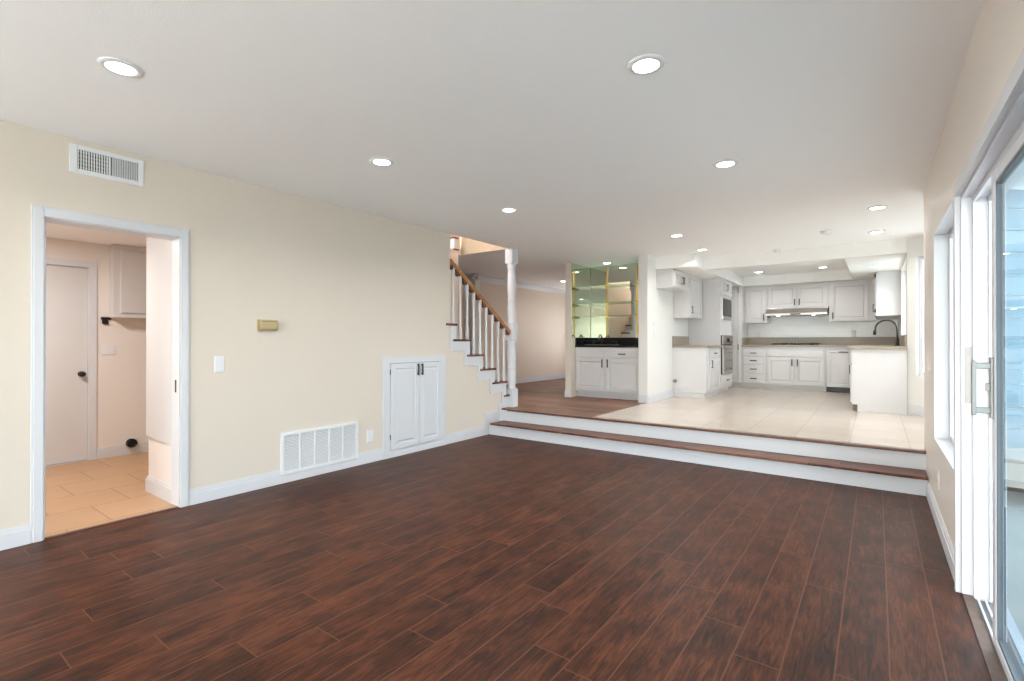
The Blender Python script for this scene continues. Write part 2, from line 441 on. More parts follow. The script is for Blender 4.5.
for k in range(13):
    z0 = 0.12+0.2*k
    for ff, LL in ((FN, LN), (FM_, LM)):
        if ff is FM_ and 0.9 < z0+0.1 < 2.35: mb.fbox(ff, 0.0, 0.19, z0, z0+0.188, 0.1405, 0.158); mb.fbox(ff, LL-0.19, LL, z0, z0+0.188, 0.1405, 0.158)
        elif ff is FN and 0.86 < z0+0.1 < 2.42: mb.fbox(ff, 0.17, 0.49, z0, z0+0.188, 0.1405, 0.158); mb.fbox(ff, LL-0.49, LL, z0, z0+0.188, 0.1405, 0.158)
        else: mb.fbox(ff, 0.17 if ff is FN else 0.0, LL, z0, z0+0.188, 0.1405, 0.158)
struct(mb.build('wall_bay_siding', 'siding'))
mb = MB(); mb.fbox(FB, 0.02, LB-0.01, UP, UP+0.12, -0.016, 0.0); mb.fbox(FB, 0.02, LB-0.01, UP+0.12, UP+0.135, -0.009, 0.0)
struct(mb.build('baseboard_bay', 'trim'))
# wet bar alcove
sbox('wall_bar_column', 'cream', -4.42, -4.305, 7.60, 8.42, UP, CZ)
sbox('wall_bar_back', 'cream', -4.305, -3.07, 8.325, 8.42, UP, CZ)
# dining room
sbox('wall_dining_far', 'peach', -6.90, -6.75, 7.85, 12.1, UP, CZ)
sbox('wall_dining_pier', 'kwall', -6.90, -6.60, 7.70, 7.85, UP, CZ)
DW_ = (-6.25, -5.0, 1.0, 2.15)  # added opening that lets daylight into the dining room
mb = MB(); holed(mb, FYm(12.1), -6.75, -3.07, UP, CZ, 0, 0.15, [DW_])
struct(mb.build('wall_dining_end', 'peach'))
sbox('wall_dining_side', 'peach', -4.42, -4.33, 8.42, 11.95, UP, CZ)
sbox('wall_hall_far', 'peach', -7.8, -7.65, 3.6, 12.1, UP, CZ)
sbox('wall_hall_end', 'peach', -7.65, -5.5, 3.6, 3.7, 0.0, CZ)
sbox('floor_hall', 'dining', -7.65, -5.36, 3.7, 5.74, 0.10, UP)
sbox('wall_stair_inner', 'peach', -5.355, -5.262, 3.0, 5.74, 0.1, CZ+0.039)
# crown moulding of the dining room
mb = MB()
prof = [(0, 0), (0.10, 0), (0.10, -0.02), (0.075, -0.035), (0.03, -0.085), (0.015, -0.11), (0, -0.11)]
mb.prism([(a, CZ+b) for a, b in prof], lambda a, b, d: (-6.75+a, d, b), 7.85, 11.95)
mb.prism([(a, CZ+b) for a, b in prof], lambda a, b, d: (-6.60+a, d, b), 7.60, 7.85)
mb.prism([(a, CZ+b) for a, b in prof], lambda a, b, d: (d, 7.70-a, b), -6.90, -6.50)
struct(mb.build('trim_crown', 'trim'))
mb = MB(); mb.box(-6.75, -6.735, 7.85, 11.95, UP, UP+0.12); mb.box(-6.60, -6.585, 7.70, 7.85, UP, UP+0.12)
struct(mb.build('baseboard_dining', 'trim'))

# ------------------------------------------------------------------ laundry room
LX = -6.95
DD = (0.80, 1.63, 0.0, 2.12)
mb = MB(); holed(mb, FXp(LX-0.12), -0.6, 3.3, 0, 2.45, 0, 0.12, [DD])
struct(mb.build('wall_laundry_far', 'lwall'))
sbox('wall_laundry_near', 'lwall', -6.95, XL-0.15, -0.7, -0.6, 0, 2.45)
sbox('wall_laundry_end', 'lwall', -6.95, XL-0.15, 3.2, 3.3, 0, 2.45)
sbox('wall_laundry_partition', 'lwall', -5.105, XL-0.151, 1.600, 1.72, 0.0, 2.39)
sbox('trim_laundry_board', 'cab', -5.115, XL-0.152, 1.584, 1.5995, 0.485, 2.388)
mb = MB(); mb.box(-5.12, XL-0.152, 1.582, 1.5998, 0.004, 0.115); mb.box(-5.113, XL-0.152, 1.589, 1.5998, 0.115, 0.135)
mb.box(-5.12, -5.1055, 1.600, 1.72, 0.004, 0.115)
struct(mb.build('baseboard_laundry_partition', 'trim'))
mb = MB(); mb.box(LX+0.0005, LX+0.016, 1.69, 3.19, 0.004, 0.10); mb.box(LX+0.0005, LX+0.010, 1.69, 3.19, 0.10, 0.12)
mb.box(LX+0.0005, LX+0.016, -0.59, 0.735, 0.004, 0.12)
struct(mb.build('baseboard_laundry', 'trim'))
d2 = struct(MB().box(LX-0.07, LX-0.03, DD[0]+0.012, DD[1]-0.012, 0.012, DD[3]-0.012).build('door_2', 'cab', origin=(LX-0.05, 1.2, 0.0)), 'plain white flush door with a black knob seen through the laundry doorway')
mb = MB(); mb.lathe([(0.030, 0), (0.030, 0.008), (0.012, 0.012), (0.011, 0.035), (0.022, 0.042), (0.030, 0.055), (0.027, 0.068), (0.012, 0.074)], (LX-0.03, 1.565, 0.952), 20, 'x')
mb.build('door_knob', 'black', d2)
mb = MB()
for a0, a1, b0, b1 in ((DD[0]-0.058, DD[0]+0.004, 0.004, DD[3]+0.06), (DD[1]-0.004, DD[1]+0.058, 0.004, DD[3]+0.06), (DD[0]+0.004, DD[1]-0.004, DD[3]-0.004, DD[3]+0.06)):
    mb.fbox(FXp(LX), a0, a1, b0, b1, 0.0005, 0.016)
mb.fbox(FXp(LX), DD[0], DD[0]+0.01, 0.004, DD[3], -0.10, 0.0005); mb.fbox(FXp(LX), DD[1]-0.01, DD[1], 0.004, DD[3], -0.10, 0.0005)
mb.fbox(FXp(LX), DD[0]+0.01, DD[1]-0.01, DD[3]-0.01, DD[3], -0.10, 0.0005)
mb.fbox(FXp(LX), DD[0]+0.01, DD[1]-0.01, 0.0, 0.005, -0.10, 0.0)
struct(mb.build('trim_laundry_door', 'trim'))
sbox('wall_laundry_backing', 'opening_shade', LX-0.16, LX-0.125, 0.6, 1.9, 0, 2.3)

# living room side of the laundry doorway
mb = MB(); cw = 0.066
for w, e, d in ((0.0, 0.0, 0.014), (0.012, 0.014, 0.020)):
    o0, o1 = 0.735+w, 1.652-w
    mb.fbox(FX, o0, DO[0]-0.005, 0.0, 2.193-w, e, d); mb.fbox(FX, DO[1]+0.0, o1, 0.0, 2.193-w, e, d)
    mb.fbox(FX, DO[0]-0.005, DO[1], DO[3]-0.002, 2.193-w, e, d)
mb.fbox(FX, DO[0]-0.004, DO[0]+0.005, 0.0, DO[3], -0.152, 0.002); mb.fbox(FX, DO[1]-0.006, DO[1]+0.0005, 0.0, DO[3], -0.152, 0.002)
mb.fbox(FX, DO[0]+0.005, DO[1]-0.006, DO[3]-0.010, DO[3]+0.0005, -0.152, 0.002)
dt = struct(mb.build('trim_laundry_doorway', 'trim', bevel=0.003))
MB().fbox(FX, DO[1]-0.009, DO[1]-0.0055, 0.90, 1.0, -0.075, -0.055).build('strike_plate', 'bronze', dt)
d1 = struct(MB().fbox(FX, 0.30, DO[0]+0.020, 0.02, DO[3]-0.018, -0.10, -0.062).build('door_1', 'trim', origin=(XL-0.08, 0.55, 0)), 'white pocket door slid into the wall beside the laundry doorway')
MB().fbox(FX, DO[0]+0.006, DO[1]-0.007, 0.0, 0.008, -0.03, 0.004).build('threshold', 'nosing', dt, bevel=0.002)

# baseboards
def base(name, f, segs, z=0.0, m='trim'):
    mb = MB()
    for a0, a1 in segs:
        mb.fbox(f, a0, a1, z, z+0.088, 0.0, 0.016); mb.fbox(f, a0, a1, z+0.088, z+0.112, 0.0, 0.011); mb.fbox(f, a0, a1, z+0.112, z+0.126, 0.0, 0.006)
    return struct(mb.build(name, m))
base('baseboard_left', FX, [(BACK, 0.735), (1.652, 2.405), (3.245, 3.572), (4.555, 5.41)])
mb = MB(); mb.fbox(FX, 2.405, 3.245, 0, 0.07, 0, 0.016); struct(mb.build('baseboard_left_grille', 'trim'))
mb = MB(); mb.fbox(FX, 5.34, 5.412, 0.126, 0.30, 0, 0.011); mb.fbox(FX, 5.412, 5.70, 0.168, 0.30, 0, 0.011); mb.fbox(FX, 5.66, 5.674, 0.30, 0.42, 0, 0.011); mb.fbox(FX, 5.674, 6.1, UP+0.005, 0.42, 0, 0.011)
struct(mb.build('trim_stair_foot', 'trim'))
base('baseboard_right', FXm(XR), [(3.545, 5.41)])
base('baseboard_bar', FYm(7.60), [(-4.42, -4.305), (-3.07, KL)], UP)
base('baseboard_fridge', FXp(KL), [(7.60, 8.795)], UP)
base('baseboard_bar_side', FXm(-4.42), [(7.60, 11.9)], UP)
sbox('trim_tile_edge', 'nosing', -2.975, -2.945, 5.76, 7.59, UP, UP+0.003)

# ------------------------------------------------------------------ windows and sliding door of the right wall
def win_frame(name, f, a0, a1, b0, b1, d0=0.085, d1=0.145, w=0.05, mull=None, label=None):
    mb = MB()
    for r in ((a0, a0+w, b0, b1), (a1-w, a1, b0, b1), (a0+w, a1-w, b0, b0+w), (a0+w, a1-w, b1-w, b1)): mb.fbox(f, *r, d0, d1)
    if mull:
        for mm in mull: mb.fbox(f, mm-w/2, mm+w/2, b0+w, b1-w, d0+0.01, d1-0.01)
    o = struct(mb.build(name, 'alum', bevel=0.004), label)
    MB().fbox(f, a0+w, a1-w, b0+w, b1-w, (d0+d1)/2-0.003, (d0+d1)/2+0.003).build('pane', 'glass', o)
    return o
win_frame('window_4', FXp(XR), *WIN, mull=[(WIN[0]+WIN[1])/2], label='white framed window set deep in the wall beyond the sliding door')
mb = MB()
for r in ((WIN[0], WIN[0]+0.012, WIN[2], WIN[3]), (WIN[1]-0.012, WIN[1], WIN[2], WIN[3]), (WIN[0]+0.012, WIN[1]-0.012, WIN[2], WIN[2]+0.014), (WIN[0]+0.012, WIN[1]-0.012, WIN[3]-0.012, WIN[3])): mb.fbox(FXp(XR), *r, -0.001, 0.084)
struct(mb.build('trim_window', 'trim'))
win_frame('window_5', FXp(KR), *SW_, d0=0.09, d1=0.14, mull=[(SW_[0]+SW_[1])/2], label='white framed window over the kitchen sink counter')
win_frame('window_7', FYm(12.1), *DW_, d0=0.03, d1=0.10, mull=[-5.65])  # unseen window added to brighten the dining room
win_frame('window_6', FYm(BACK), *BW, d0=0.03, d1=0.10, mull=[-3.05, -2.0, -0.95])  # unseen window added as a daylight source behind the camera

# sliding door: casing and jamb, track, fixed and sliding leaf
mb = MB(); FR = FXm(XR)
for w, e, d in ((0.0, 0.0, 0.012), (0.014, 0.012, 0.019), (0.05, 0.019, 0.024)):
    mb.fbox(FR, SL[1]-0.004, SL[1]+0.085-w, 0.0, SL[3]+0.085-w, e, d)
    mb.fbox(FR, SL[0]-0.085+w, SL[0]+0.004, 0.0, SL[3]+0.085-w, e, d)
    mb.fbox(FR, SL[0]+0.004, SL[1]-0.004, SL[3]-0.004, SL[3]+0.085-w, e, d)
struct(mb.build('trim_slider', 'trim', bevel=0.002))
FO = FXp(XR)
mb = MB()
for (d0, d1, t) in ((0.0, 0.042, 0.020), (0.042, 0.055, 0.050), (0.055, 0.10, 0.030), (0.10, 0.113, 0.060), (0.113, 0.16, 0.035)):
    mb.fbox(FO, SL[1]-t, SL[1]-0.0005, 0.0, SL[3], d0, d1); mb.fbox(FO, SL[0]+0.0005, SL[0]+t, 0.0, SL[3], d0, d1)
    mb.fbox(FO, SL[0]+t, SL[1]-t, SL[3]-t, SL[3]-0.0005, d0, d1)
d3 = struct(mb.build('door_3', 'alum', origin=(XR+0.08, 2.2, 0)), 'white framed sliding glass door standing partly open in the side wall')
mb = MB(); mb.fbox(FO, SL[0], SL[1], -0.045, 0.006, 0.0, 0.045); mb.build('sill_board', 'woodsill', d3)
mb = MB(); mb.fbox(FO, SL[0], SL[1], -0.045, 0.004, 0.045, 0.16)
for dd in (0.050, 0.078, 0.118): mb.fbox(FO, SL[0], SL[1]-0.06, 0.004, 0.018, dd, dd+0.007)
mb.build('track', 'alum', d3)
for dd in (0.046, 0.060, 0.090): MB().fbox(FO, SL[0]+0.06, SL[1]-0.06, 0.004, 0.0065, dd, dd+(0.003 if dd < 0.05 else 0.016)).build('channel', 'gasket', d3)
mb = MB(); mb.fbox(FO, SL[1]-0.0225, SL[1]-0.0200, 0.985, 1.275, 0.012, 0.038); 
for zz in (1.00, 1.05, 1.10, 1.16, 1.21, 1.26): mb.lathe([(0.010, -0.006), (0.010, 0.0), (0.006, 0.001)], (XR+0.025, SL[1]-0.0215, zz), 14, 'y')
mb.build('keeper', 'satin', d3)
def leaf(name, y0, y1, dc, m, gl):
    mb = MB(); z0, z1, w, t = 0.022, SL[3]-0.036, 0.062, 0.018
    for r in ((y0, y0+w, z0, z1), (y1-w, y1, z0, z1), (y0+w, y1-w, z0, z0+0.035), (y0+w, y1-w, z1-0.055, z1)): mb.fbox(FO, *r, dc-t, dc+t)
    o = mb.build(name, m, d3, bevel=0.003)
    mb = MB()
    for r in ((y0+w, y0+w+.014, z0+.035, z1-.055), (y1-w-.014, y1-w, z0+.035, z1-.055), (y0+w+.014, y1-w-.014, z0+.035, z0+.049), (y0+w+.014, y1-w-.014, z1-.069, z1-.055)): mb.fbox(FO, *r, dc-0.012, dc+0.012)
    mb.build('gasket', 'gasket', o)
    MB().fbox(FO, y0+w+.002, y1-w-.002, z0+.037, z1-.057, dc-0.004, dc+0.004).build('glass', gl, o)
    return o
lf = leaf('sliding_panel', 1.72, 2.925, 0.062, 'alum', 'tintglass')
leaf('fixed_panel', SL[0]+0.06, 2.18, 0.105, 'alum', 'tintglass')
# D handle on the leading stile
mb = MB(); hy = 2.895
mb.fbox(FO, hy-0.018, hy+0.018, 0.975, 1.235, 0.0435-0.010, 0.0445)
mb.fbox(FO, hy-0.012, hy+0.012, 0.995, 1.022, -0.012, 0.036); mb.fbox(FO, hy-0.012, hy+0.012, 1.185, 1.212, -0.012, 0.036)
mb.fbox(FO, hy-0.013, hy+0.013, 0.985, 1.222, -0.024, -0.008)
mb.fbox(FO, hy-0.008, hy+0.006, 1.09, 1.125, 0.020, 0.036)
mb.build('door_handle', 'satin', lf, bevel=0.004)

# ------------------------------------------------------------------ outdoors
sbox('added_sky_shade', 'trim', XR+0.16, XR+2.6, -1.5, 5.6, 2.55, 2.68)  # unseen cover added to keep sky light off the sliding door jamb
sbox('ground', 'concrete', XR+0.16, 14, -12, 22, -0.20, -0.06)
sbox('ground_back', 'concrete', -16, XR+0.16, -12, BACK-0.16, -0.20, -0.06)
mb = MB()
for k in range(9): mb.box(4.6, 4.64, -4, 16, 0.0+k*0.22, 0.0+k*0.22+0.21)
mb.box(4.64, 4.7, -4, 16, -0.06, 2.0)
for k in range(10): mb.box(0.7, 4.6, 12.5, 12.54, 0.0+k*0.24, 0.0+k*0.24+0.23)
mb.box(0.7, 4.7, 12.54, 12.6, -0.06, 2.35)
fe = mb.build('garden_fence', 'siding', origin=(4.6, 6, -0.06)); tag(fe, 'pale blue grey board fence standing outside, seen through the sliding door glass', 'fence')

# ------------------------------------------------------------------ recessed ceiling lights
def make_light(loc, label):
    t = thing('recessed_light', label, 'ceiling light', loc, 'recessed ceiling lights')
    x, y, z = loc
    MB().lathe([(0.062, -0.003), (0.066, -0.012), (0.086, -0.009), (0.091, -0.003), (0.091, 0.0), (0.062, 0.0)], loc, 32).build('trim_ring', 'plastic', t)
    MB().lathe([(0.0635, -0.0035), (0.064, -0.0085), (0.045, -0.0115), (0.012, -0.0125)], loc, 32).build('lens', 'lens', t)
    ld = bpy.data.lights.new('lamp', 'AREA'); ld.shape = 'DISK'; ld.size = 0.13; ld.energy = LAMP_W; ld.color = (1.0, 0.985, 0.965); ld.spread = math.radians(150)
    lo = bpy.data.objects.new('lamp', ld); COL.objects.link(lo); lo.parent = t; lo.location = (0, 0, -0.02)
    return t
def copy_tree(o, parent=None):
    c = o.copy(); COL.objects.link(c)
    if parent is not None: c.parent = parent
    for ch in list(o.children): copy_tree(ch, c)
    return c
lights = [
    (-3.07, 0.84, CZ, 'round white recessed ceiling light in front of the supply vent, closest to the laundry doorway'),
    (-0.925, 2.39, CZ, 'largest round recessed ceiling light, nearest the sliding door and the camera'),
    (-3.06, 2.47, CZ, 'round recessed ceiling light over the middle of the cream wall, above the thermostat'),
    (-0.94, 4.08, CZ, 'round recessed ceiling light between the largest one and the raised kitchen floor'),
    (-3.10, 4.16, CZ, 'round recessed ceiling light near the stair post, over the under-stair cabinet'),
    (-2.085, 6.45, CZ, 'round recessed ceiling light above the step edge, in front of the bar column'),
    (-2.10, 7.67, CZ, 'round recessed ceiling light just in front of the soffit corner over the fridge cabinet'),
    (0.015, 6.34, CZ, 'round recessed ceiling light over the breakfast nook, the one nearer the sliding door wall'),
    (0.01, 7.74, CZ, 'round recessed ceiling light just in front of the beam, beside the round smoke alarm'),
    (-1.87, 10.80, CZ, 'round recessed light inside the ceiling tray above the drawer cabinet'),
    (-0.79, 10.80, CZ, 'round recessed light inside the ceiling tray beside the lowered sink soffit'),
    (0.035, 9.65, 2.495, 'round recessed light set into the lowered soffit above the sink counter'),
    (-3.80, 7.98, CZ, 'round recessed light over the wet bar, in front of its mirror'),
    (-5.74, 9.78, CZ, 'round recessed light of the dining room ceiling beyond the stair post'),
]
proto = None
dim_lamp = bpy.data.lights.new('lamp', 'AREA'); dim_lamp.shape = 'DISK'; dim_lamp.size = 0.13; dim_lamp.energy = LAMP_W*0.6; dim_lamp.color = (1.0, 0.985, 0.965); dim_lamp.spread = math.radians(150)
for x, y, z, lab in lights:
    if proto is None: proto = make_light((x, y, z), lab)
    else:
        c = copy_tree(proto); c.location = (x, y, z); c['label'] = lab
        for ch in c.children:
            if ch.type == 'LIGHT' and (y > 8.5 or z < CZ): ch.data = dim_lamp
# added fill lights without fixtures, out of view: laundry and stairwell
def bare(name, loc, w, size, col=(1, 0.9, 0.8)):
    ld = bpy.data.lights.new(name, 'AREA'); ld.shape = 'DISK'; ld.size = size; ld.energy = w; ld.color = col
    o = bpy.data.objects.new(name, ld); COL.objects.link(o); o.location = loc
bare('laundry_fill', (-5.7, 0.7, 2.36), 30, 0.3, (1, 0.97, 0.95))  # added fill that brightens the laundry
bare('stairwell_fill', (-4.9, 4.2, 4.9), 1.0, 0.3, (1, 0.92, 0.82))  # added fill that brightens the stairwell header

# smoke alarms
def alarm(x, y, z, lab, r=0.065):
    t = thing('smoke_alarm', lab, 'smoke alarm', (x, y, z))
    MB().lathe([(r, 0), (r, -0.012), (r*0.92, -0.016), (r*0.88, -0.030), (r*0.6, -0.036), (0.01, -0.037)], (x, y, z), 28).build('housing', 'plastic', t)
    MB().lathe([(0.014, -0.0365), (0.014, -0.042), (0.006, -0.043)], (x+r*0.3, y, z), 14).build('test_button', 'grille', t)
alarm(-0.50, 7.33, CZ, 'flat round white smoke alarm on the ceiling between the kitchen lights')
alarm(-1.20, 8.38, CZ, 'small white alarm on the ceiling right at the top edge of the kitchen beam', 0.05)

# ------------------------------------------------------------------ fittings of the cream wall
# supply vent
t = thing('supply_vent', 'white supply air vent with a dark open half high on the cream wall', 'air vent', (XL, 1.134, 2.55))
a0, a1, b0, b1 = 0.922, 1.346, 2.457, 2.652
mb = MB()
for r in ((a0, a0+.042, b0, b1), (a1-.030, a1, b0, b1), (a0+.042, a1-.030, b0, b0+.032), (a0+.042, a1-.030, b1-.030, b1), (1.137, 1.148, b0+.032, b1-.030)): mb.fbox(FX, *r, 0.0, 0.010)
mb.build('frame', 'grille', t, bevel=0.003)
MB().fbox(FX, a0+.04, a1-.028, b0+.03, b1-.028, 0.0, 0.0015).build('duct_shade', 'opening_shade', t)  # dark sheet on the wall stands in for duct shade
for s0, s1, slope, nm in ((a0+.042, 1.137, -0.004, 'open_fins'), (1.148, a1-.030, 0.0115, 'angled_fins')):
    mb = MB(); n = 12
    for i in range(n):
        y = s0 + (s1-s0)*(i+0.5)/n
        P = lambda yy, dd: (XL+dd, yy)
        y_in, y_out = y+slope, y
        w = 0.0012
        mb.quadbox([(XL+.002, y_in-w, b0+.032), (XL+.002, y_in+w, b0+.032), (XL+.009, y_out+w, b0+.032), (XL+.009, y_out-w, b0+.032),
                    (XL+.002, y_in-w, b1-.03), (XL+.002, y_in+w, b1-.03), (XL+.009, y_out+w, b1-.03), (XL+.009, y_out-w, b1-.03)])
    for i in range(5):
        z = b0+.032 + (b1-b0-.062)*(i+0.5)/5
        if nm == 'open_fins': mb.fbox(FX, s0, s1, z-.001, z+.001, 0.0016, 0.003)
    mb.build(nm, 'grille', t)
# return air grille
t = thing('return_air_grille', 'wide white louvred return air grille low on the cream wall', 'air grille', (XL, 2.825, 0.26))
a0, a1, b0, b1 = 2.405, 3.245, 0.075, 0.462
mb = MB(); fw = 0.028
for r in ((a0, a0+fw, b0, b1), (a1-fw, a1, b0, b1), (a0+fw, a1-fw, b0, b0+fw), (a0+fw, a1-fw, b1-fw, b1)): mb.fbox(FX, *r, 0.0, 0.018)
wb = (a1-a0-2*fw)/5
for i in range(1, 5): mb.fbox(FX, a0+fw+wb*i-0.007, a0+fw+wb*i+0.007, b0+fw, b1-fw, 0.0, 0.016)
mb.build('frame', 'grille', t, bevel=0.002)
MB().fbox(FX, a0+fw, a1-fw, b0+fw, b1-fw, 0.0, 0.0015).build('louvre_shade', 'opening_shade', t)  # dark sheet paints the shade between the louvres
for i in range(5):
    mb = MB(); s0, s1 = a0+fw+wb*i+0.007*(i > 0), a0+fw+wb*(i+1)-0.007*(i < 4)
    n = 24; hh = (b1-b0-2*fw)/n
    for k in range(n):
        z = b0+fw+hh*k
        mb.quadbox([(XL+.003, s0, z+hh*0.60), (XL+.003, s1, z+hh*0.60), (XL+.013, s1, z), (XL+.013, s0, z), (XL+.003, s0, z+hh*0.60+.0015), (XL+.003, s1, z+hh*0.60+.0015), (XL+.013, s1, z+.0015), (XL+.013, s0, z+.0015)])
    mb.build('louvres', 'grille', t)
# thermostat
t = thing('thermostat', 'small almond beige thermostat box on the cream wall', 'thermostat', (XL, 2.28, 1.45))
MB().fbox(FX, 2.192, 2.372, 1.402, 1.500, 0.0, 0.012).build('base_plate', 'almond', t, bevel=0.003)
MB().panel(FX, 2.200, 2.364, 1.409, 1.494, [(0, 0.012), (0, 0.034), (0.010, 0.044)]).build('cover', 'almond', t, bevel=0.004)
MB().fbox(FX, 2.215, 2.35, 1.480, 1.4835, 0.0435, 0.0455).build('dial_slot', 'bronze', t)
# switches and outlets
def plate(name, lab, cat, f, a, b, kind, w=0.078, h=0.125, gang=1, m='plastic'):
    p = f(a, b, 0)
    t = thing(name, lab, cat, p)
    w = w + 0.046*(gang-1)
    MB().panel(f, a-w/2, a+w/2, b-h/2, b+h/2, [(0, 0), (0, 0.003), (0.006, 0.007)]).build('cover_plate', m, t)
    for g in range(gang):
        c = a + (g-(gang-1)/2)*0.046
        if kind == 'switch':
            mb = MB(); mb.fbox(f, c-0.017, c+0.017, b-0.034, b+0.034, 0.0065, 0.0085)
            mb.prism([(c-0.014, b-0.031), (c+0.014, b-0.031), (c+0.014, b+0.031), (c-0.014, b+0.031)], f, 0.0085, 0.0105)
            mb.build('rocker', m, t, bevel=0.001)
        else:
            for s in (-1, 1):
                mb = MB(); mb.fbox(f, c-0.016, c+0.016, b+s*0.022-0.014, b+s*0.022+0.014, 0.0068, 0.009)
                o = mb.build('socket', m, t, bevel=0.003)
                mb = MB(); mb.fbox(f, c-0.007, c-0.005, b+s*0.022-0.002, b+s*0.022+0.006, 0.0088, 0.0094); mb.fbox(f, c+0.005, c+0.007, b+s*0.022-0.002, b+s*0.022+0.006, 0.0088, 0.0094)
                mb.build('slot', 'opening_shade', o)
    return t
plate('light_switch', 'white rocker light switch on the cream wall beside the laundry doorway', 'light switch', FX, 1.878, 1.114, 'switch', 0.080, 0.135)
plate('wall_outlet', 'white wall outlet low on the cream wall between grille and under-stair cabinet', 'outlet', FX, 3.405, 0.285, 'outlet', 0.082, 0.13)
plate('light_switch', 'white double switch plate on the laundry wall beside the plain door', 'light switch', FXp(LX), 1.800, 1.215, 'switch', gang=2)
plate('light_switch', 'small wall-coloured switch at the far end of the window wall, near the step', 'light switch', FXm(XR), 5.30, 1.11, 'switch', m='rightwall')
plate('wall_outlet', 'wall-coloured outlet low on the wall under the deep window', 'outlet', FXm(XR), 4.60, 0.33, 'outlet', m='rightwall')
plate('light_switch', 'white switch at the front edge of the white fridge space wall', 'light switch', FXp(KL), 7.90, 1.43, 'switch')
plate('thermostat_sensor', 'small white sensor plate above a switch on the fridge space wall', 'sensor', FXp(KL), 7.86, 1.60, 'switch', 0.05, 0.08)
plate('wall_outlet', 'white outlet on the tiled splashback near the drawer cabinet', 'outlet', FYm(KB-0.010), -2.07, 1.47, 'outlet')
plate('wall_outlet', 'white outlet on the tiled splashback near the kitchen faucet', 'outlet', FYm(KB-0.010), -0.36, 1.47, 'outlet')

# pulls
def pull(f, a, b, L, vert, parent, m='bronze', name='handle'):
    mb = MB(); w = 0.009; h = L/2
    d0 = PD
    if vert:
        mb.fbox(f, a-w, a+w, b-h, b+h, d0+0.020, d0+0.030); mb.fbox(f, a-w*.8, a+w*.8, b-h*.8-.005, b-h*.8+.005, d0, d0+.020); mb.fbox(f, a-w*.8, a+w*.8, b+h*.8-.005, b+h*.8+.005, d0, d0+.020)
    else:
        mb.fbox(f, a-h, a+h, b-w, b+w, d0+0.020, d0+0.030); mb.fbox(f, a-h*.8-.005, a-h*.8+.005, b-w*.8, b+w*.8, d0, d0+.020); mb.fbox(f, a+h*.8-.005, a+h*.8+.005, b-w*.8, b+w*.8, d0, d0+.020)
    return mb.build(name, m, parent, bevel=0.002)
PD = 0.020
def leafrings(d=0.0, st=0.055): return [(0, d), (0, d+0.019), (0.003, d+0.021), (st, d+0.021), (st+0.005, d+0.009), (st+0.016, d+0.009), (st+0.030, d+0.018)]
def door(f, a0, a1, b0, b1, parent, st=0.055, name='door'):
    return MB().panel(f, a0, a1, b0, b1, leafrings(0.0005, st)).build(name, 'cab', parent)
def drawer(f, a0, a1, b0, b1, parent, name='drawer'):
    return MB().panel(f, a0, a1, b0, b1, [(0, 0.0005), (0, 0.016), (0.006, 0.020)]).build(name, 'cab', parent)

# under-stair cabinet set in the cream wall
t = thing('under_stair_cabinet', 'white two-door cabinet set into the cream wall under the stairs', 'cabinet', (XL, 4.06, 0))
mb = MB(); a0, a1, b1 = 3.572, 4.555, 1.135
for r in ((a0, a0+.09, 0, b1), (a1-.09, a1, 0, b1), (a0+.09, a1-.09, 0, .085), (a0+.09, a1-.09, b1-.075, b1)): mb.fbox(FX, *r, 0.0, 0.019)
mb.fbox(FX, a0, a1, 0, 0.055, 0.019, 0.026)
mb.build('frame', 'trim', t, bevel=0.002)
MB().fbox(FX, a0+.09, a1-.09, .085, b1-.075, 0.0, 0.002).build('gap_shade', 'opening_shade', t)  # flat dark sheet paints the shaded gaps around the doors
dl = MB().panel(FX, 3.668, 4.090, 0.089, 1.056, [(0, .003), (0, .030), (.003, .032), (.058, .032), (.064, .022), (.074, .022), (.09, .030)]).build('door', 'trim', t)
dr = MB().panel(FX, 4.094, 4.461, 0.089, 1.056, [(0, .003), (0, .030), (.003, .032), (.058, .032), (.064, .022), (.074, .022), (.09, .030)]).build('door', 'trim', t)
PD = 0.031
pull(FX, 4.062, 0.975, 0.135, True, dl); pull(FX, 4.125, 0.975, 0.135, True, dr)
PD = 0.020
for z in (0.2, 0.93): MB().fbox(FX, 3.661, 3.667, z, z+.06, 0.01, 0.028).build('hinge', 'bronze', dl)

# laundry: wall cabinet, black bracket, dryer vent outlet
t = thing('wall_cabinet', 'white wall cabinet hung in the laundry room, seen through the doorway', 'cabinet', (-6.79, 2.6, 1.57))
MB().box(LX+0.001, -6.80, 1.80, 3.195, 1.60, 2.386).build('body', 'cab', t)
MB().box(LX+0.001, -6.765, 1.795, 3.195, 1.572, 1.600).build('bottom_rail', 'cab', t, bevel=0.003)
FC = FXp(-6.80)
for a0, a1 in ((1.86, 2.46), (2.47, 3.15)): MB().panel(FC, a0, a1, 1.625, 2.325, [(0, .0005), (0, .016), (.004, .020)]).build('door', 'cab', t)
t = thing('wall_hook', 'black wall-mounted hook box under the laundry cabinet edge', 'hook', (LX, 1.72, 1.56))
mb = MB(); mb.fbox(FXp(LX), 1.725, 1.815, 1.548, 1.578, 0.0005, 0.022); mb.build('back_plate', 'black', t, bevel=0.003)
mb = MB(); mb.fbox(FXp(LX), 1.735, 1.79, 1.5, 1.51, 0.002, 0.03); mb.fbox(FXp(LX), 1.735, 1.79, 1.51, 1.55, 0.002, 0.012); mb.build('hook', 'black', t, bevel=0.003)
t = thing('dryer_vent', 'round black dryer vent opening in the laundry wall at the baseboard', 'vent', (LX, 2.0, 0.135))
mb = MB(); mb.lathe([(0.066, 0.0165), (0.066, 0.021), (0.052, 0.026), (0.050, 0.0165)], (LX, 2.0, 0.135), 28, 'x'); mb.build('collar', 'plastic', t)
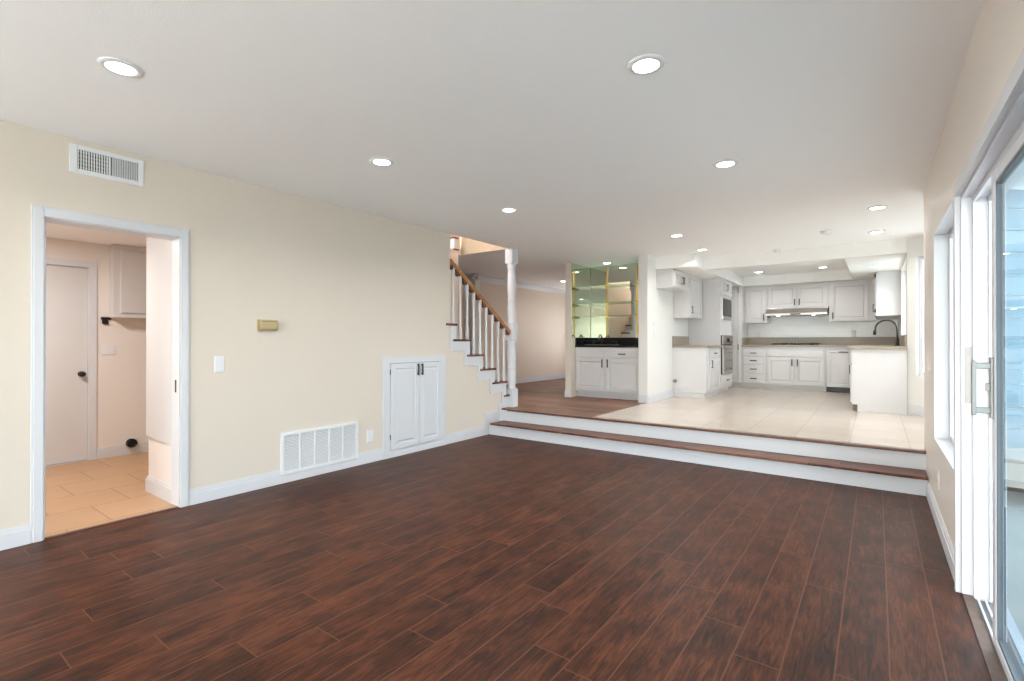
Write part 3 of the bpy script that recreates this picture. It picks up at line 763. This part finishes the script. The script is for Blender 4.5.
mb = MB(); mb.lathe([(0.050, 0.0), (0.050, 0.05), (0.042, 0.055), (0.038, 0.03)], (LX+0.0165, 2.0, 0.135), 28, 'x'); mb.build('duct', 'black', t)

# ------------------------------------------------------------------ staircase
t = thing('staircase', 'white painted staircase with walnut treads, oak handrail and turned post rising behind the cream wall', 'staircase', (XL-0.45, 5.4, UP))
XS0, XS1 = -5.258, XL + 0.004
for k in range(NT):
    y, z = nose(k)
    xr = XL + 0.022 if k < 6 else XL-0.151
    mt = MB(); mt.box(XS0, xr, max(y-RUN-0.004, 4.58) if k < 6 else y-RUN-0.004, y+0.012, z-0.028, z)
    if k < 5: mt.box(XL+0.0125, xr, y-RUN-0.068, y-RUN-0.004, z-0.028, z)
    mt.build('tread', 'tread', t, bevel=0.004)
    MB().box(XS0+0.005, xr-0.02, y-0.02, y-0.002, z-RISE+0.0 if k else UP, z-0.028).build('riser', 'trim', t)
# soffit under the flight
y0, z0 = nose(0); y1, z1 = nose(NT-1)
mb = MB(); mb.prism([(y0-0.25, UP), (y0-0.02, UP), (y0-0.02, z0-0.06), (y1-RUN, z1-0.03), (y1-RUN, z1-0.22)], FXp(XS0+0.006), 0, (XL-0.152)-(XS0+0.006))
mb.build('carriage', 'trim', t)
# stepped white stringer on the open side
up = []; lo = []
for k in range(6):
    y, z = nose(k)
    up += [(y-0.004, (z-RISE-0.028) if k else UP+0.005), (y-0.004, z-0.029)]
up.append((4.655, nose(5)[1]-0.029))
pl = list(up)
lowpts = []
for k in range(5, -1, -1):
    y, z = nose(k)
    zb = z-0.029-0.122
    lowpts += [(max(4.655, y-0.115-RUN), zb), (y-0.115, zb)] if True else []
pl += [(4.655, lowpts[0][1])] + lowpts[1:]
pl += [(6.015, UP+0.09), (6.015, UP+0.005)]
mb = MB(); mb.prism(pl, FXp(XL), 0.0005, 0.012)
mb.build('stringer', 'trim', t)
for k in range(6):
    y, z = nose(k); zb = z-0.029-0.122
    mb = MB(); mb.fbox(FXp(XL), max(4.656, y-0.115-RUN+0.01), y-0.115, zb+0.004, zb+0.016, 0.012, 0.018)
    mb.build('stringer_moulding', 'trim', t)
# newel post
NX, NY = -4.41, 5.985
mb = MB()
def blk(mb, x, y, h, z0, z1): mb.box(x-h, x+h, y-h, y+h, z0, z1)
blk(mb, NX, NY, 0.069, UP, 0.60); blk(mb, NX, NY, 0.069, 1.325, 1.57); blk(mb, NX, NY, 0.069, 2.47, CZ-0.002)
mb.lathe([(0.064, 0.60), (0.062, 0.625), (0.052, 0.64), (0.057, 0.66), (0.064, 0.72), (0.064, 0.80), (0.056, 0.865), (0.052, 0.885), (0.062, 0.90), (0.062, 0.925), (0.053, 0.94), (0.060, 1.02), (0.064, 1.12), (0.060, 1.22), (0.054, 1.26), (0.063, 1.275), (0.063, 1.30), (0.066, 1.325)], (NX, NY, 0), 28)
mb.lathe([(0.066, 1.57), (0.060, 1.60), (0.052, 1.62), (0.057, 1.66), (0.063, 1.75), (0.060, 1.85), (0.053, 1.90), (0.061, 1.915), (0.061, 1.94), (0.053, 1.955), (0.061, 2.05), (0.064, 2.15), (0.059, 2.30), (0.053, 2.38), (0.062, 2.40), (0.062, 2.43), (0.066, 2.47)], (NX, NY, 0), 28)
mb.build('newel_post', 'trim', t)
# handrail (from the wall end down to the post)
RY0, RZ0, RY1, RZ1 = 4.655, 2.335, 5.951, 1.428
rs = (RZ1-RZ0)/(RY1-RY0)
def rail_z(y): return RZ0 + rs*(y-RY0)
def rail(x, y0, y1, parent):
    mb = MB()
    prof = [(-0.028, -0.036), (0.028, -0.036), (0.036, -0.008), (0.036, 0.016), (0.022, 0.038), (-0.022, 0.038), (-0.036, 0.016), (-0.036, -0.008)]
    A = [mb.bm.verts.new((x+p, y0, rail_z(y0)+q)) for p, q in prof]; B = [mb.bm.verts.new((x+p, y1, rail_z(y1)+q)) for p, q in prof]
    n = len(prof); mb.bm.faces.new(A); mb.bm.faces.new(B[::-1])
    for i in range(n): mb.bm.faces.new([A[i], A[(i+1) % n], B[(i+1) % n], B[i]])
    return mb.build('handrail', 'handrail', parent, bevel=0.004)
hr = rail(NX, RY0, RY1, t)
BY = [4.712 + 0.1352*i for i in range(10)]
mb = MB()
ys = [4.648] + BY
for i in range(len(ys)-1):
    a, b = ys[i]+0.020, ys[i+1]-0.020
    if b > RY1: b = RY1
    if b - a < 0.02: continue
    P = [(a, rail_z(a)-0.033), (b, rail_z(b)-0.033)]
    for j in range(1, 8):
        u = j/8; yy = b+(a-b)*u
        P.append((yy, rail_z(yy)-0.033-0.052*math.sin(PI*u)**0.6))
    mb.prism(P, lambda p, q, d: (NX+d, p, q), -0.024, 0.024)
mb.build('scalloped_fillet', 'handrail_dark', hr)
def foot_z(y):
    k = max(0, int(math.floor((6.115+0.012-y)/RUN)))
    return nose(k)[1]
def baluster(x, y, parent):
    z0, z1 = foot_z(y), rail_z(y)-0.024
    mb = MB()
    h = 0.0165
    L = z1-z0
    mb.box(x-h, x+h, y-h, y+h, z0, z0+0.16)
    mb.lathe([(0.0155, 0.16), (0.013, 0.185), (0.0155, 0.21), (0.0165, 0.30), (0.0135, L-0.22), (0.0155, L-0.20), (0.0155, L-0.16)], (x, y, z0), 12)
    mb.box(x-h, x+h, y-h, y+h, z1-0.16, z1)
    return mb.build('baluster', 'trim', parent, bevel=0.003)
for y in BY[:-1]: baluster(NX, y, t)
# end of the inner wall, finished with a banded cap at the floor above
mb = MB(); mb.box(-5.352, -5.268, 5.655, 5.745, CZ+0.06, CZ+0.22); cp = mb.build('post_cap', 'trim', t)
for zz in (CZ+0.04, CZ+0.22): MB().box(-5.358, -5.262, 5.65, 5.75, zz, zz+0.02).build('cap_band', 'handrail_dark', cp)

# ------------------------------------------------------------------ wet bar
t = thing('bar_cabinet', 'white wet bar base cabinet with two doors and a drawer in the mirrored alcove', 'cabinet', (-3.70, 8.05, UP))
bx0, bx1, by = -4.302, -3.073, 7.75
MB().box(bx0, bx1, by, 8.30, UP+0.10, 1.2065).build('body', 'cab', t)
MB().box(bx0, bx1, by+0.09, 8.30, UP, UP+0.10).build('toe_kick', 'cab', t)
fb = FYm(by); mid = -3.715
drawer(fb, bx0+.03, mid-.012, 1.035, 1.160, t, 'false_front')
dw = drawer(fb, mid+.012, bx1-.03, 1.035, 1.160, t); pull(fb, (mid+bx1)/2-.01, 1.097, 0.13, False, dw)
d = door(fb, bx0+.03, mid-.012, 0.46, 1.012, t); pull(fb, mid-.050, 0.935, 0.14, True, d)
d = door(fb, mid+.012, bx1-.03, 0.46, 1.012, t); pull(fb, mid+.050, 0.935, 0.14, True, d)
t = thing('bar_counter', 'glossy black granite bar top with upstand on the wet bar', 'countertop', (-3.70, 8.05, 1.206))
hx0, hx1, hy0, hy1 = -4.18, -3.68, 7.90, 8.18
mb = MB(); holed(mb, lambda a, b, d: (a, b, d), bx0, bx1, 7.73, 8.30, 1.207, 1.245, [(hx0, hx1, hy0, hy1)])
mb.build('slab', 'granite', t, bevel=0.004)
mb = MB(); mb.box(bx0, bx1, 8.285, 8.303, 1.2455, 1.378); mb.box(bx0, bx0+0.018, 7.745, 8.286, 1.2455, 1.378)
tag(mb.build('bar_backsplash', 'granite', origin=(-3.70, 8.29, 1.2455), bevel=0.002), 'black granite upstand along the bar mirror behind the faucet', 'backsplash')
t = thing('bar_sink', 'small steel bar sink let into the black granite top', 'sink', (-3.93, 8.04, 1.245))
mb = MB()
for r in ((hx0-.015, hx0+.005, hy0-.015, hy1+.015), (hx1-.005, hx1+.015, hy0-.015, hy1+.015), (hx0+.005, hx1-.005, hy0-.015, hy0+.005), (hx0+.005, hx1-.005, hy1-.005, hy1+.015)): mb.box(*r, 1.2455, 1.251)
mb.build('rim', 'steel', t)
mb = MB()
for r in ((hx0+.002, hx0+.005, hy0+.002, hy1-.002), (hx1-.005, hx1-.002, hy0+.002, hy1-.002), (hx0+.005, hx1-.005, hy0+.002, hy0+.005), (hx0+.005, hx1-.005, hy1-.005, hy1-.002)): mb.box(*r, 1.2145, 1.2455)
mb.box(hx0+.002, hx1-.002, hy0+.002, hy1-.002, 1.211, 1.2145)
mb.build('basin', 'steel', t)
def faucet_tap(x, y, z, parent):
    mb = MB(); mb.lathe([(0.024, 0), (0.024, 0.008), (0.014, 0.014), (0.013, 0.05), (0.018, 0.06), (0.014, 0.07)], (x, y, z), 16)
    mb.tube([(x-0.035, y, z+0.062), (x+0.035, y, z+0.062)], 0.006); mb.build('tap_handle', 'black', parent)
t = thing('bar_faucet', 'small black bar faucet with a curved spout and two taps on the black granite', 'faucet', (-4.02, 8.225, 1.245))
mb = MB(); mb.lathe([(0.026, 0), (0.026, 0.01), (0.014, 0.018), (0.012, 0.05)], (-4.02, 8.225, 1.245), 18)
mb.tube([(-4.02, 8.225, 1.27)] + [(-4.02, 8.165+0.06*math.cos(a), 1.37+0.06*math.sin(a)) for a in [PI*i/10 for i in range(0, 11)]] + [(-4.02, 8.105, 1.34)], 0.011)
mb.build('spout', 'black', t)
faucet_tap(-4.19, 8.235, 1.245, t); faucet_tap(-3.74, 8.235, 1.245, t)
# mirrors
mi = tag(MB().box(-4.305+0.0005, -4.299, 7.615, 8.303, 1.382, CZ-0.003).build('mirror_panel', 'mirror', origin=(-4.322, 8.05, 1.382)), 'narrow mirror panel lining the side of the bar alcove, beside the cream column', 'mirror')
mi = tag(MB().box(-4.299, -3.071, 8.318, 8.3245, 1.382, CZ-0.003).build('mirror_panel', 'mirror', origin=(-3.70, 8.32, 1.382)), 'wide mirror covering the back of the bar alcove above the black granite', 'mirror')
# brass standards and glass shelves
SH = (2.315, 2.005, 1.772)
for x, lab in ((-3.955, 'slim brass shelf standard in the middle of the bar mirror'), (-3.385, 'slim brass shelf standard on the bar mirror beside the white kitchen partition')):
    t = thing('shelf_standard', lab, 'shelf standard', (x, 8.31, 1.38), 'brass shelf standards')
    MB().box(x-0.013, x+0.013, 8.305, 8.3175, 1.385, 2.66).build('upright', 'brass', t)
    for z in SH:
        mb = MB(); mb.prism([(8.305, z-0.035), (8.305, z-0.005), (8.11, z-0.005), (8.11, z-0.016)], lambda a, b, d: (x+d, a, b), -0.006, 0.006); mb.build('bracket', 'brass', t)
for z, lab in zip(SH, ('topmost glass shelf in front of the bar mirror', 'middle glass shelf in front of the bar mirror', 'lowest glass shelf in front of the bar mirror')):
    tag(MB().box(-4.28, -3.09, 8.085, 8.303, z-0.0048, z+0.0052).build('glass_shelf', 'shelfglass', origin=(-3.7, 8.2, z), bevel=0.002), lab, 'shelf', 'glass bar shelves')

# ------------------------------------------------------------------ kitchen, fridge wall
FK = FXp(-2.65)
t = thing('fridge_cabinet', 'short white two-door cabinet high over the empty fridge space', 'cabinet', (-2.76, 8.43, 2.19))
MB().box(KL+0.001, -2.65, 8.0, 8.862, 2.19, 2.488).build('body', 'cab', t)
d = door(FK, 8.02, 8.428, 2.205, 2.470, t, 0.045); pull(FK, 8.395, 2.33, 0.12, True, d)
d = door(FK, 8.436, 8.845, 2.205, 2.470, t, 0.045); pull(FK, 8.469, 2.33, 0.12, True, d)
t = thing('wall_cabinet', 'tall white single-door wall cabinet between the fridge cabinet and the oven tower', 'cabinet', (-2.76, 9.28, 1.73))
MB().box(KL+0.001, -2.65, 8.866, 9.695, 1.73, 2.488).build('body', 'cab', t)
d = door(FK, 8.885, 9.56, 1.745, 2.47, t); pull(FK, 8.935, 1.87, 0.13, True, d)
t = thing('base_cabinet', 'white base cabinet with one drawer and door beside the oven tower', 'cabinet', (-2.62, 9.25, UP))
FL = FXp(-2.345)
MB().box(KL+0.001, -2.345, 8.80, 9.695, UP+0.085, 1.198).build('body', 'cab', t)
MB().box(KL+0.001, -2.375, 8.806, 9.695, UP, UP+0.078).build('toe_kick', 'cab', t)
dw = drawer(FL, 8.99, 9.67, 1.035, 1.165, t); pull(FL, 9.30, 1.10, 0.13, False, dw)
d = door(FL, 8.99, 9.67, 0.44, 1.01, t); pull(FL, 9.05, 0.91, 0.14, True, d)
t = thing('countertop', 'short tan stone counter with upstand on the base cabinet by the fridge space', 'countertop', (-2.62, 9.25, 1.199))
MB().box(KL+0.001, -2.30, 8.775, 9.696, 1.199, 1.240).build('slab', 'stone', t, bevel=0.004)
MB().box(KL+0.001, KL+0.021, 8.78, 9.696, 1.2405, 1.405).build('upstand', 'stone', t, bevel=0.002)
t = thing('water_valve', 'small pale shut-off valve low on the wall in the fridge space', 'valve', (-2.88, 8.795, 0.61))
mb = MB(); mb.lathe([(0.030, 0), (0.030, -0.006), (0.012, -0.01), (0.012, -0.045), (0.022, -0.05), (0.022, -0.06)], (-2.875, 8.7985, 0.61), 18, 'y'); mb.build('valve_body', 'satin', t)
mb = MB(); mb.tube([(-2.875, 8.745, 0.61), (-2.84, 8.745, 0.63)], 0.008); mb.build('outlet_spout', 'satin', t)
# oven tower
FT = FXp(-2.335)
t = thing('oven_tower', 'tall white cabinet tower that houses the microwave and wall oven', 'cabinet', (-2.63, 10.15, UP))
MB().box(KL+0.001, -2.335, 9.70, 10.60, UP+0.085, 2.488).build('body', 'cab', t)
MB().box(KL+0.01, -2.40, 9.70, 10.60, UP, UP+0.085).build('toe_kick', 'cab', t)
d = door(FT, 9.76, 10.56, 2.19, 2.465, t, 0.05); pull(FT, 10.13, 2.34, 0.12, True, d)
dw = drawer(FT, 9.76, 10.56, 0.45, 0.66, t); pull(FT, 10.16, 0.57, 0.13, False, dw)
t = thing('microwave', 'black glass built-in microwave in the oven tower above the wall oven', 'microwave', (-2.33, 10.1, 1.73))
MB().panel(FT, 9.80, 10.50, 1.725, 2.145, [(0, 0.0005), (0, 0.018), (0.004, 0.022)]).build('trim_frame', 'steel', t)
MB().fbox(FT, 9.83, 10.34, 1.79, 2.12, 0.022, 0.034).build('door', 'glassblack', t, bevel=0.003)
mb = MB(); mb.fbox(FT, 10.345, 10.47, 1.79, 2.12, 0.022, 0.033); cp = mb.build('control_panel', 'glassblack', t, bevel=0.002)
for i in range(4):
    for j in range(3): pass
MB().fbox(FT, 10.36, 10.455, 2.06, 2.10, 0.0331, 0.0345).build('display', 'ovenglass', cp)
MB().fbox(FT, 9.83, 10.47, 1.745, 1.785, 0.022, 0.030).build('grille', 'steel', t)
t = thing('wall_oven', 'stainless steel wall oven with grey glass door in the oven tower', 'oven', (-2.33, 10.15, 0.70))
MB().panel(FT, 9.76, 10.56, 0.69, 1.425, [(0, 0.0005), (0, 0.012), (0.003, 0.015)]).build('body', 'black', t)
cp = MB().fbox(FT, 9.78, 10.54, 1.26, 1.415, 0.015, 0.040).build('control_panel', 'steel', t, bevel=0.004)
MB().fbox(FT, 10.06, 10.26, 1.30, 1.375, 0.0401, 0.042).build('display', 'glassblack', cp)
for yy in (9.88, 10.44): MB().lathe([(0.024, 0), (0.024, 0.018), (0.019, 0.024)], (-2.335+0.040, yy, 1.337), 18, 'x').build('knob', 'steel', cp)
od = MB().fbox(FT, 9.78, 10.54, 0.705, 1.245, 0.015, 0.045).build('oven_door', 'steel', t, bevel=0.004)
MB().fbox(FT, 9.82, 10.50, 0.745, 1.165, 0.0451, 0.047).build('window', 'ovenglass', od)
mb = MB(); mb.tube([(-2.335+0.085, 9.82, 1.205), (-2.335+0.085, 10.50, 1.205)], 0.011)
for yy in (9.86, 10.46): mb.tube([(-2.335+0.044, yy, 1.205), (-2.335+0.085, yy, 1.205)], 0.008)
mb.build('handle', 'steel', od)
# pantry
FP = FYm(11.335)
t = thing('pantry_cabinet', 'tall narrow white pantry cabinet in the kitchen corner beside the drawers', 'cabinet', (-2.62, 11.6, UP))
MB().box(KL+0.001, -2.29, 11.335, KB-0.001, UP+0.09, 2.49).build('body', 'cab', t)
MB().box(KL+0.001, -2.29, 11.39, KB-0.001, UP, UP+0.09).build('toe_kick', 'cab', t)
d = door(FP, -2.88, -2.325, 1.56, 2.47, t); 
MB().fbox(FP, -2.365, -2.350, 2.34, 2.46, 0.020, 0.032).build('handle', 'bronze', d, bevel=0.002)
d = door(FP, -2.88, -2.325, 0.44, 1.545, t)
MB().fbox(FP, -2.365, -2.350, 1.13, 1.25, 0.020, 0.032).build('handle', 'bronze', d, bevel=0.002)

# ------------------------------------------------------------------ kitchen, range wall
FBk = FYm(11.335)
def basecab(lab, x0, x1, name='base_cabinet'):
    t = thing(name, lab, 'cabinet', ((x0+x1)/2, 11.64, UP))
    MB().box(x0, x1, 11.335, KB-0.001, UP+0.095, 1.198).build('body', 'cab', t)
    MB().box(x0, x1, 11.41, KB-0.001, UP, UP+0.095).build('toe_kick', 'cab', t)
    return t
t = basecab('white base cabinet with a stack of four drawers beside the pantry', -2.288, -1.835, 'drawer_cabinet')
for b0, b1 in ((1.000, 1.140), (0.838, 0.985), (0.645, 0.825), (0.450, 0.632)):
    dw = drawer(FBk, -2.262, -1.862, b0, b1, t); pull(FBk, -2.062, (b0+b1)/2, 0.13, False, dw)
t = basecab('wide white base cabinet with two doors directly under the cooktop', -1.833, -0.785)
drawer(FBk, -1.808, -0.812, 1.000, 1.140, t, 'false_front')
d = door(FBk, -1.808, -1.320, 0.450, 0.975, t); pull(FBk, -1.357, 0.885, 0.14, True, d)
d = door(FBk, -1.308, -0.812, 0.450, 0.975, t); pull(FBk, -1.262, 0.885, 0.14, True, d)
t = thing('dishwasher', 'white dishwasher with a dark toe space between cooktop cabinet and sink run', 'dishwasher', (-0.55, 11.64, UP))
MB().box(-0.783, -0.345, 11.36, KB-0.001, UP+0.10, 1.197).build('body', 'cab', t)
MB().box(-0.775, -0.345, 11.42, 11.44, UP, UP+0.10).build('toe_panel', 'black', t)
d = MB().panel(FYm(11.36), -0.772, -0.350, UP+0.105, 1.150, [(0, .0005), (0, .028), (.003, .030), (.05, .030), (.056, .024), (.07, .024), (.08, .028)]).build('door', 'cab', t)
PD = 0.029; pull(FYm(11.36), -0.50, 1.105, 0.15, False, d); PD = 0.020
# sink run with its white end panel
t = thing('sink_cabinet', 'white sink base run whose plain end panel faces the living room', 'cabinet', (0.02, 9.9, UP))
MB().box(-0.275, KR-0.001, 8.455, 11.95-0.001, UP+0.095, 1.198).build('body', 'cab', t)
MB().box(-0.21, KR-0.001, 8.47, 11.9, UP, UP+0.095).build('toe_kick', 'black', t)
mb = MB(); mb.prism([(-0.275, UP+0.095), (-0.21, UP+0.095), (-0.21, UP), (KR-0.001, UP), (KR-0.001, 1.198), (-0.275, 1.198)], FYm(8.4545), 0, 0.0195); mb.build('end_panel', 'cab', t)
FS = FXm(-0.275)
for a0, a1 in ((8.48, 9.05), (9.06, 9.63), (9.64, 10.21), (10.22, 10.79)):
    d = door(FS, a0, a1, 0.45, 0.975, t); pull(FS, a1-.05, 0.89, 0.13, True, d)
    drawer(FS, a0, a1, 1.0, 1.14, t, 'false_front')
# countertop L
t = thing('countertop', 'long tan stone counter with upstand running below the hood and around to the sink', 'countertop', (-0.9, 11.6, 1.199))
mb = MB(); mb.prism([(-2.290, 11.30), (-0.325, 11.30), (-0.325, 8.405), (KR-0.001, 8.405), (KR-0.001, KB-0.001), (-2.290, KB-0.001)], lambda a, b, d: (a, b, d), 1.199, 1.240)
mb.build('slab', 'stone', t, bevel=0.004)
mb = MB(); mb.box(-2.288, KR-0.001, KB-0.021, KB-0.001, 1.2405, 1.398); mb.box(KR-0.021, KR-0.001, 8.48, KB-0.022, 1.2405, 1.398); mb.box(-2.288, -2.268, 11.34, KB-0.022, 1.2405, 1.398); mb.build('upstand', 'stone', t, bevel=0.002)
sbox('trim_splashback', 'btile', -2.288, KR-0.001, KB-0.009, KB, 1.40, 2.0)
# cooktop
t = thing('cooktop', 'black gas cooktop with grates set on the tan counter under the hood', 'cooktop', (-1.33, 11.62, 1.24))
MB().box(-1.74, -0.92, 11.40, 11.86, 1.2405, 1.250).build('glass_top', 'black', t, bevel=0.002)
for x0, x1 in ((-1.73, -1.42), (-1.23, -0.93)):
    mb = MB()
    for yy in (11.42, 11.62, 11.82): mb.box(x0, x1, yy-.006, yy+.006, 1.264, 1.276)
    for xx in (x0+.01, (x0+x1)/2, x1-.01): mb.box(xx-.006, xx+.006, 11.42, 11.82, 1.264, 1.276)
    for xx in (x0+.01, x1-.01):
        for yy in (11.425, 11.815): mb.box(xx-.006, xx+.006, yy-.006, yy+.006, 1.250, 1.264)
    mb.build('grate', 'black', t)
    for yy in (11.52, 11.72): MB().lathe([(0.045, 0), (0.045, 0.008), (0.03, 0.013)], ((x0+x1)/2+.04, yy, 1.250), 18).build('burner', 'black', t)
for i in range(3): MB().lathe([(0.020, 0), (0.019, 0.022), (0.012, 0.026)], (-1.385+0.06*i, 11.52, 1.250), 16).build('knob', 'black', t)
# wall cabinets
FU = FYm(11.62)
def upper(lab, x0, x1, z0, z1=2.493):
    t = thing('wall_cabinet', lab, 'cabinet', ((x0+x1)/2, 11.78, z0))
    MB().box(x0, x1, 11.62, KB-0.010, z0, z1).build('body', 'cab', t)
    return t
t = upper('narrow white single-door wall cabinet on the pantry side of the hood', -2.288, -1.853, 1.70)
d = door(FU, -2.262, -1.875, 1.715, 2.455, t); pull(FU, -1.912, 1.815, 0.13, True, d)
t = upper('low wide white two-door wall cabinet directly above the hood', -1.850, -0.752, 2.000)
d = door(FU, -1.828, -1.308, 2.015, 2.455, t); pull(FU, -1.342, 2.115, 0.13, True, d)
d = door(FU, -1.294, -0.775, 2.015, 2.455, t); pull(FU, -1.258, 2.115, 0.13, True, d)
t = upper('large white wall cabinet between the hood and the window wall', -0.749, 0.0, 1.70)
d = door(FU, -0.722, -0.115, 1.715, 2.455, t); pull(FU, -0.685, 1.815, 0.13, True, d)
t = thing('wall_cabinet', 'white wall cabinet on the window wall showing its plain side above the faucet', 'cabinet', (0.17, 11.0, 1.74))
MB().box(0.005, KR-0.001, 10.44, KB-0.010, 1.745, 2.493).build('body', 'cab', t)
FW = FXm(0.005)
d = door(FW, 10.47, 11.55, 1.76, 2.47, t); pull(FW, 10.55, 1.88, 0.14, True, d)
for z in (1.80, 2.40): MB().fbox(FW, 10.462, 10.47, z, z+.06, 0.004, 0.024).build('hinge', 'bronze', d)
# range hood
t = thing('range_hood', 'slim stainless steel range hood under the two-door wall cabinet', 'range hood', (-1.30, 11.7, 1.84))
mb = MB(); mb.prism([(KB-0.010, 1.845), (11.42, 1.845), (11.42, 1.885), (11.56, 1.985), (11.56, 1.998), (KB-0.010, 1.998)], lambda a, b, d: (d, a, b), -1.848, -0.765)
mb.build('canopy', 'steel', t, bevel=0.003)
MB().box(-1.40, -1.22, 11.416, 11.4195, 1.852, 1.878).build('control_strip', 'black', t)
for x0 in (-1.78, -1.29): MB().box(x0, x0+0.46, 11.48, 11.88, 1.838, 1.8445).build('filter', 'satin', t)
for x in (-1.62, -1.00):
    MB().lathe([(0.035, 0), (0.035, -0.006), (0.02, -0.008)], (x, 11.45, 1.8445), 18).build('hood_lamp', 'lens', t)
# kitchen faucet
t = thing('kitchen_faucet', 'tall black gooseneck kitchen faucet on the sink counter', 'faucet', (0.205, 9.55, 1.24))
fx, fy = 0.262, 9.55
mb = MB(); mb.lathe([(0.032, 0.0005), (0.032, 0.010), (0.024, 0.018), (0.023, 0.10), (0.018, 0.11)], (fx, fy, 1.24), 20)
R_ = 0.135
path = [(fx, fy, 1.34), (fx, fy, 1.44), (fx, fy, 1.50)] + [(fx-R_+R_*math.cos(a), fy, 1.50+R_*math.sin(a)) for a in [PI*i/14 for i in range(1, 15)]] + [(fx-2*R_-0.004, fy, 1.47)]
mb.tube(path, 0.0135, 12); mb.build('spout', 'black', t)
mb = MB(); mb.tube([(fx-2*R_-0.002, fy, 1.49), (fx-2*R_-0.006, fy, 1.46), (fx-2*R_-0.012, fy, 1.41)], [0.015, 0.022, 0.020], 14); mb.build('spray_head', 'black', t)
mb = MB(); mb.tube([(fx, fy-0.02, 1.30), (fx, fy-0.05, 1.315), (fx+0.01, fy-0.10, 1.36)], [0.012, 0.009, 0.007]); mb.build('lever', 'black', t)
